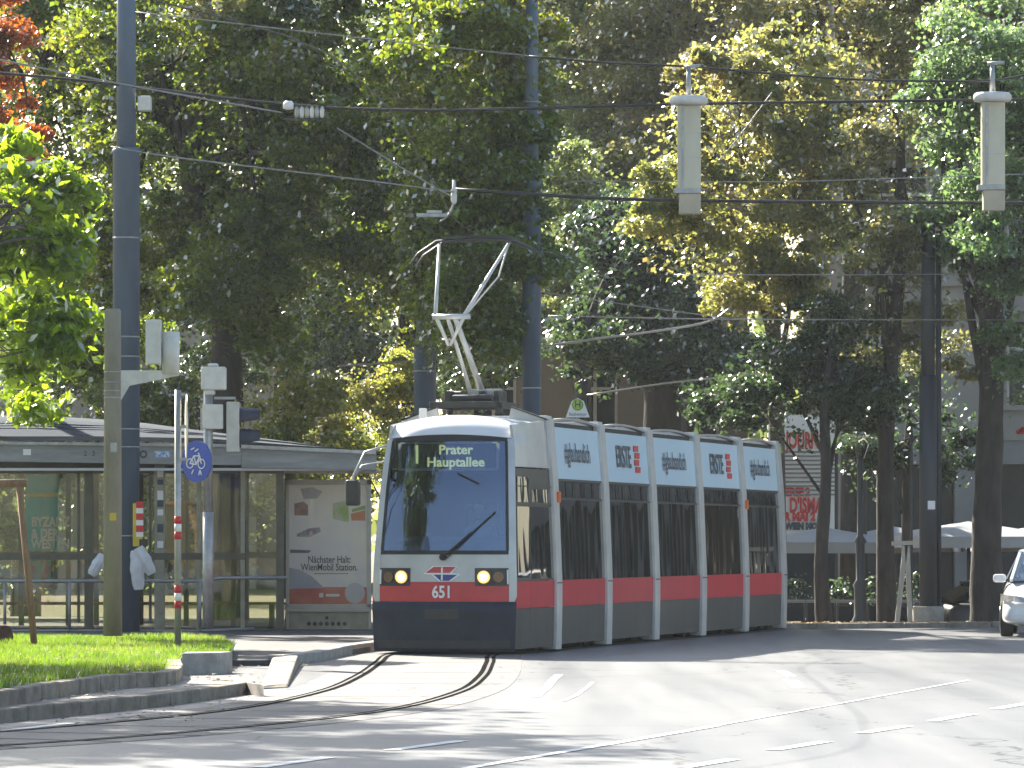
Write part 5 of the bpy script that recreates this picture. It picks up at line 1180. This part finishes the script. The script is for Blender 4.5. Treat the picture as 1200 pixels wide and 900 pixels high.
def tree(label, base, r, path, ells, m, n, size, dens=1.0, group='park trees', bark='bark', clr=(.45, .85), nlimb=9, name='tree', extra=None, elong=1.35, limbr=.35, cat='tree', shell=.35):
    """base: (x,y,z); path: trunk points above it; ells: crown ellipsoids (centre, radii)"""
    n = int(n * 3.0); size *= .64; dens *= 4.2; clr = (clr[0] * .5, clr[1] * .95)
    t = empty(name, base); tag(t, label, cat, group); O = Vector(base)
    pts = [Vector((0, 0, -.3)), Vector((0, 0, 0))] + [Vector(p) - O for p in path]
    Lp = len(pts); rad = [r * 1.35, r * 1.15] + [r * (1 - .55 * (i + 1) / (Lp - 2)) for i in range(Lp - 2)]
    b = MB(); P = catmull(pts, 4); rr = [float(np.interp(i, np.linspace(0, len(P) - 1, Lp), rad)) * (1 + random.uniform(-.06, .06)) for i in range(len(P))]
    b.tube(P, rr, 12)
    vol = np.array([e[1][0] * e[1][1] * e[1][2] for e in ells]); ks = []; cs = []; rs = []
    for e, v in zip(ells, vol):
        nc = max(4, int(dens * 2.0 * v ** .72 + 4)); q = rng.normal(0, 1, (nc, 3)); q /= np.linalg.norm(q, axis=1)[:, None]; q *= (shell + (1 - shell) * rng.uniform(0, 1, nc) ** .6)[:, None]
        cs.append(np.array(e[0]) + q * np.array(e[1]) - np.array(base)); rs.append(rng.uniform(*clr, nc))
    cent = np.concatenate(cs); rads = np.concatenate(rs)
    ph = rng.uniform(0, 6, 3); kk_ = 1.5; nf_ = np.sin(cent[:, 0] * kk_ + ph[0] + 1.3 * np.sin(cent[:, 2] * 1.1)) + np.sin(cent[:, 2] * kk_ * 1.25 + ph[1] + np.sin(cent[:, 1])) + np.sin(cent[:, 1] * kk_ + ph[2] + cent[:, 0])
    keep = nf_ > -.55 - .25 * rng.normal(0, 1, len(cent)); keep[:3] = True; cent = cent[keep]; rads = rads[keep]
    top = P[-1]; fork0 = int(len(P) * .55)
    idx = rng.permutation(len(cent))[:nlimb]
    for j, k in enumerate(idx):
        s_ = P[min(len(P) - 1, fork0 + int((len(P) - fork0) * j / max(1, nlimb)))]; e_ = Vector(cent[k]); mid = s_.lerp(e_, .5) + Vector((random.uniform(-.4, .4), random.uniform(-.4, .4), random.uniform(.0, .7)))
        r0 = r * limbr * random.uniform(.6, 1.1); Q = catmull([s_, mid, e_], 5); b.tube(Q, [lerp(r0, r0 * .18, i / (len(Q) - 1)) for i in range(len(Q))], 7)
        near = np.argsort(((cent - np.array(mid)) ** 2).sum(1))[:5]
        for kk in near: b.tube([mid, mid.lerp(Vector(cent[kk]), .5) + Vector((random.uniform(-.2, .2), 0, random.uniform(0, .3))), Vector(cent[kk])], [r0 * .35, r0 * .22, r0 * .08], 5)
    b.build('trunk', M[bark], t)
    i_ = rng.choice(len(ells), n // 9, p=vol / vol.sum()); V1 = leaves(cent, rads, n - n // 9, size, elong)
    ec = np.array([e[0] for e in ells]) - np.array(base); er = np.array([e[1] for e in ells]); q = rng.normal(0, 1, (len(i_), 3)); q /= np.linalg.norm(q, axis=1)[:, None]; q *= (rng.uniform(0, 1, len(i_)) ** .4 * 1.16)[:, None]
    V2 = leaves(ec[i_] + q * er[i_], np.full(len(i_), .15), len(i_), size, elong)
    V = np.concatenate([V1, V2]); n = len(V); np_mesh('crown', V.reshape(-1, 3), np.arange(n * 4).reshape(-1, 4), m, t, 4)
    if extra:
        for c_, rr_, m_, nn in extra:
            V = leaves(np.array([c_]) - np.array(base), np.array([rr_]), nn, size); np_mesh('turning_leaves', V.reshape(-1, 3), np.arange(nn * 4).reshape(-1, 4), m_, t, 4)
    return t
def EL(px, py, Y, rx, ry, rd=None):          # ellipsoid from its outline as seen
    c = at(px, py, Y); k = Y / FPX; return (tuple(c), (rx * k, (rd if rd else rx * k * .8), ry * k))
def bs(px, Y, z=0.): return (at(px, 0, Y).x, Y, z)
def pt(px, py, Y): return tuple(at(px, py, Y))

tree('big dark green maple whose trunk rises behind the middle of the shelter', bs(268, 86), .34, [pt(266, 430, 86), pt(255, 300, 86), pt(222, 190, 86), pt(240, 60, 86), pt(250, -100, 86)],
     [EL(230, 60, 86, 150, 190, 3.4), EL(360, 150, 85, 130, 210, 3.0), EL(300, -120, 86, 190, 110, 2.2), EL(150, 250, 87, 80, 150, 2.), EL(300, 330, 85, 110, 90, 2), EL(420, 330, 84, 80, 80, 1.8)],
     M['g1'], 46000, .155, 1.5, nlimb=16, extra=[(pt(268, 2, 80), .32, M['g_yel'], 260), (pt(345, 8, 80), .55, M['g_dark'], 500), (pt(315, -12, 80), .5, M['g_dark'], 420), (pt(235, 10, 82), .4, M['g_brown'], 200)])
tree('green maple with drooping leaves hanging over the pantograph', bs(470, 90), .30, [pt(480, 380, 90), pt(500, 200, 90), pt(520, 50, 90), pt(520, -100, 90)],
     [EL(540, 80, 79.5, 105, 170, 2.8), EL(555, 290, 79, 85, 130, 2.4), EL(548, 400, 79, 65, 50, 2.0), EL(480, -60, 85, 150, 110, 2.2), EL(470, 230, 85, 90, 140, 2.4), EL(590, 180, 79, 55, 110, 2.0)],
     M['g1'], 64000, .145, 1.6, nlimb=12)
tree('light green locust tree reaching in from the left edge in front of the tall pole', bs(-150, 64), .16, [pt(-130, 500, 64), pt(-80, 350, 64), pt(-40, 250, 64)],
     [EL(10, 300, 66, 85, 120, 1.4), EL(55, 250, 66, 60, 60, 1.2), EL(40, 400, 66, 85, 70, 1.3), EL(20, 455, 66, 50, 40, .9), EL(0, 190, 67, 50, 40, 1)],
     M['g_bright'], 4500, .16, 1.4, group='', bark='barkg', clr=(.28, .5), elong=2.3, nlimb=12)
tree('leafy green tree behind the shelter at the far left', bs(30, 92), .28, [pt(35, 350, 92), pt(50, 150, 92), pt(60, -50, 92)],
     [EL(40, 100, 92, 150, 190, 3.2), EL(60, 330, 91, 130, 130, 2.4), EL(-50, 200, 92, 80, 120, 1.5), EL(120, -80, 92, 150, 100, 2), EL(140, 420, 93, 60, 60, 1.4)],
     M['g1'], 34000, .15, 1.4, nlimb=10)
tree('rust coloured tree at the upper left corner', bs(-50, 80), .2, [pt(-45, 350, 80), pt(-30, 200, 80), pt(-20, 60, 80)],
     [EL(5, 130, 80, 45, 110, 1.), EL(-10, 20, 80, 45, 60, 1), EL(-60, 120, 80, 60, 120, 1.0)], M['g_red'], 7000, .12, 1.4, clr=(.3, .55))
# far, hazy row
FAR = 'hazy trees far behind the tram'
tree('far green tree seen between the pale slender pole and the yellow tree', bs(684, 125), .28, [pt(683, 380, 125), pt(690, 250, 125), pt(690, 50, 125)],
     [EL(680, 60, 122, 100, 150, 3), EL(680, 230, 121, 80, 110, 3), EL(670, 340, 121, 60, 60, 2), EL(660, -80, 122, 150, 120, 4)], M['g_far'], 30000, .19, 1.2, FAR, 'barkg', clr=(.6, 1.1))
tree('far brownish tree above the left lantern', bs(800, 120, -.9), .3, [pt(800, 380, 120), pt(790, 200, 120), pt(780, 20, 120)],
     [EL(790, 40, 118, 110, 110, 3), EL(870, -40, 118, 120, 100, 3), EL(740, 220, 118, 50, 90, 1.5), EL(740, 330, 118, 60, 60, 1.5)], M['g_brown'], 19000, .19, 1.3, FAR, 'barkg', clr=(.6, 1.0))
tree('dark teal tree far behind between the maple and the pole', bs(415, 120), .3, [pt(415, 300, 120), pt(420, 100, 120)],
     [EL(420, 370, 118, 80, 90, 2.5), EL(330, 380, 119, 80, 90, 2.5), EL(420, 180, 120, 140, 160, 3), EL(230, 330, 120, 120, 150, 3), EL(540, 330, 120, 90, 160, 3), EL(60, 330, 120, 120, 150, 3)], M['g_dark'], 32000, .18, 1.4, FAR, 'barkg', clr=(.5, 1.0))
tree('stout tree whose dark trunk stands behind the tram roof', bs(776, 104, -.6), .52, [pt(776, 470, 104), pt(772, 400, 104), pt(765, 300, 104), pt(760, 220, 104)],
     [EL(770, 380, 103, 90, 70, 2.4), EL(700, 400, 103, 60, 60, 2), EL(850, 440, 102, 60, 70, 2), EL(760, 290, 104, 90, 70, 2.5)], M['g_dark'], 17000, .17, 1.2, bark='bark', clr=(.4, .8))
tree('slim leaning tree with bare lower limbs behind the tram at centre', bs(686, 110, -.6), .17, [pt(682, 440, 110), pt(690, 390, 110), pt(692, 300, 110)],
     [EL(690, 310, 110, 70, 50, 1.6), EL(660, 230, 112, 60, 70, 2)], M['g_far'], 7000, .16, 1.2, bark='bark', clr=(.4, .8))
# right side
tree('golden yellow tree behind the left hanging lantern', bs(910, 90, -.7), .20, [pt(911, 560, 90), pt(908, 420, 90), pt(905, 300, 90), pt(890, 150, 90)],
     [EL(860, 200, 89, 100, 110, 2.2), EL(920, 120, 90, 90, 90, 2.2), EL(800, 280, 88, 50, 50, 1.2), EL(900, 330, 89, 75, 60, 1.5), EL(830, 110, 89, 50, 60, 1.3), EL(960, 220, 90, 60, 90, 1.6), EL(770, 240, 88, 35, 45, 1), EL(1000, 130, 90, 45, 60, 1.2)],
     M['g_yel'], 24000, .15, 1.3, bark='barkg', clr=(.35, .65), nlimb=12)
tree('olive tree filling the top right above the wires', bs(1000, 98, -.95), .3, [pt(1000, 300, 98), pt(990, 100, 98), pt(980, -60, 98)],
     [EL(1000, 20, 96, 110, 100, 2.5), EL(900, -40, 96, 90, 80, 2.5), EL(1100, -20, 96, 110, 90, 2.5), EL(1060, 100, 97, 60, 60, 2), EL(1200, 0, 96, 90, 80, 2)], M['g_brown'], 24000, .15, 1.2, clr=(.4, .8))
tree('thin bent tree with sparse brown leaves left of the dark pole', bs(1040, 86, -.3), .19, [pt(1037, 600, 86), pt(1040, 480, 86), pt(1048, 380, 86), pt(1056, 280, 86), pt(1055, 150, 86)],
     [EL(1050, 290, 86, 80, 80, 2), EL(1000, 400, 87, 70, 60, 1.6), EL(1110, 400, 87, 60, 50, 1.5), EL(1040, 170, 87, 70, 60, 1.6)], M['g_brown'], 6500, .13, 1.2, clr=(.35, .7), nlimb=14)
tree('thick trunked blue-green tree at the right edge', bs(1158, 84.8), .33, [pt(1156, 640, 84.8), pt(1160, 520, 84.8), pt(1163, 420, 84.8), pt(1165, 300, 84.8), pt(1170, 120, 84.8)],
     [EL(1150, 170, 84, 75, 90, 1.9), EL(1190, 280, 83, 80, 80, 1.8), EL(1230, 120, 84, 90, 120, 2), EL(1120, 120, 85, 55, 60, 1.4), EL(1160, 40, 84, 90, 60, 2), EL(1130, 250, 84, 60, 50, 1.4), EL(1210, 420, 84, 60, 60, 1.5)],
     M['g_blue'], 20000, .135, 1.3, clr=(.35, .65), nlimb=14, extra=[(pt(1198, 505, 84), .12, mat('red_leaf', (.5, .03, .02), .5), 30)])
tree('narrow crooked tree with dark leaves beside the end of the tram', bs(966, 85.2), .155, [pt(962, 660, 85), pt(968, 560, 85), pt(966, 480, 85), pt(972, 420, 85)],
     [EL(930, 440, 86, 70, 45, 1.4), EL(970, 400, 86, 80, 50, 1.5), EL(930, 510, 85, 35, 25, .8), EL(1010, 470, 86, 50, 40, 1.2), EL(860, 470, 88, 60, 40, 1.4)], M['g_dark'], 10000, .13, 1.3, clr=(.3, .6), nlimb=12)
tree('slender tree behind the cafe umbrellas left of the dark pole', bs(1063, 93, -.9), .12, [pt(1062, 560, 93), pt(1066, 480, 93)], [EL(1065, 480, 93, 55, 60, 1.2), EL(1020, 540, 93, 30, 40, 1), EL(1115, 520, 93, 35, 50, 1)], M['g_dark'], 3500, .13, 1.2, clr=(.3, .5))
# trees out of frame at left which throw the long shadows
tree('tall tree beyond the left edge of the picture shading the road', (-15, 57, 0), .3, [(-15, 57, 5), (-14.5, 56.5, 10)], [((-14, 56, 12), (4.5, 4.5, 3.5)), ((-11.5, 50, 12.5), (3, 4, 2.5))], M['g1'], 9000, .3, 1.0, clr=(.6, 1.1))
tree('second tall tree beyond the left edge nearer the viewer', (-19, 45, 0), .3, [(-19, 45, 5), (-18.5, 45, 10)], [((-17, 45, 12), (5, 5, 3.5))], M['g1'], 8000, .3, 1.0, clr=(.6, 1.1))
# shrubs behind the shelter
def shrub(label, px, Y, ells, m, n, size):
    tree(label, bs(px, Y), .06, [pt(px, 600, Y), pt(px, 540, Y)], ells, m, n, size, 2., 'shrubs behind the shelter', clr=(.25, .5), nlimb=8, name='shrub', cat='shrub')
shrub('pale sunlit shrub between shelter roof and maple', 345, 84, [EL(345, 480, 84, 60, 45, 1), EL(350, 540, 84, 60, 60, 1)], M['g_shrub'], 6500, .11)
shrub('yellow-green shrub left of the tram roof', 455, 86, [EL(450, 470, 86, 45, 45, 1), EL(470, 430, 86, 30, 30, .7), EL(430, 530, 86, 60, 60, 1)], M['g_shrub'], 7000, .10)
shrub('brown-leaved shrub behind the right end of the shelter roof', 405, 90, [EL(405, 480, 90, 40, 50, 1), EL(400, 550, 90, 50, 50, 1)], M['g_brown'], 4500, .11)
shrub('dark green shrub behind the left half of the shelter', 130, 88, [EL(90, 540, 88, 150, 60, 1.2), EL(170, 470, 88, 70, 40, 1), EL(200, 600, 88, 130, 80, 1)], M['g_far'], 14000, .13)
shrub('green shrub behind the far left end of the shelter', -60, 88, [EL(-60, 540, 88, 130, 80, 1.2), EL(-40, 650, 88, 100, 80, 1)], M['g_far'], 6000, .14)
for px, lab in ((935, 'small green planter bush beside the end of the tram'), (985, 'small planter bush left of the slim lamp post'), (1022, 'small planter bush right of the slim lamp post'), (1066, 'small planter bush behind the pale stakes')):
    tree(lab, (at(px, 0, 89.3).x, 89.3, hfun(7, 89.3)), .02, [(at(px, 0, 89.3).x, 89.3, .1)], [EL(px, 690, 89.3, 14, 18, .25)], M['g_dark'], 260, .10, 2., 'planter bushes in the cafe', clr=(.1, .2), nlimb=4, name='shrub', cat='shrub')
# distant wood closing the view
def wood():
    cs = []; 
    for k in range(420):
        X = random.uniform(-60, 70); Y = random.uniform(165, 190); cs.append((X, Y, random.uniform(1, 30)))
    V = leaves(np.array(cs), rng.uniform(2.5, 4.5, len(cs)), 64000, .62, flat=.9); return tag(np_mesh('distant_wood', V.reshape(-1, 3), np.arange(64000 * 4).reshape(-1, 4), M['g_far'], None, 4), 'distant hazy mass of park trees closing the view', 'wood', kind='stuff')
wood()

# ------------------------------------------------------------------ haze
hz = bpy.data.materials.new('haze'); hz.use_nodes = True; n_, l_ = hz.node_tree.nodes, hz.node_tree.links; n_.remove(n_['Principled BSDF'])
pv_ = n_.new('ShaderNodeVolumePrincipled'); pv_.inputs['Color'].default_value = (.86, .93, 1, 1); pv_.inputs['Density'].default_value = .00019; pv_.inputs['Anisotropy'].default_value = .15
l_.new(pv_.outputs[0], n_['Material Output'].inputs['Volume'])
b = MB(); b.box(-1000, 1000, -350, 1600, -2.2, 42); tag(b.build('haze', hz), kind='stuff')
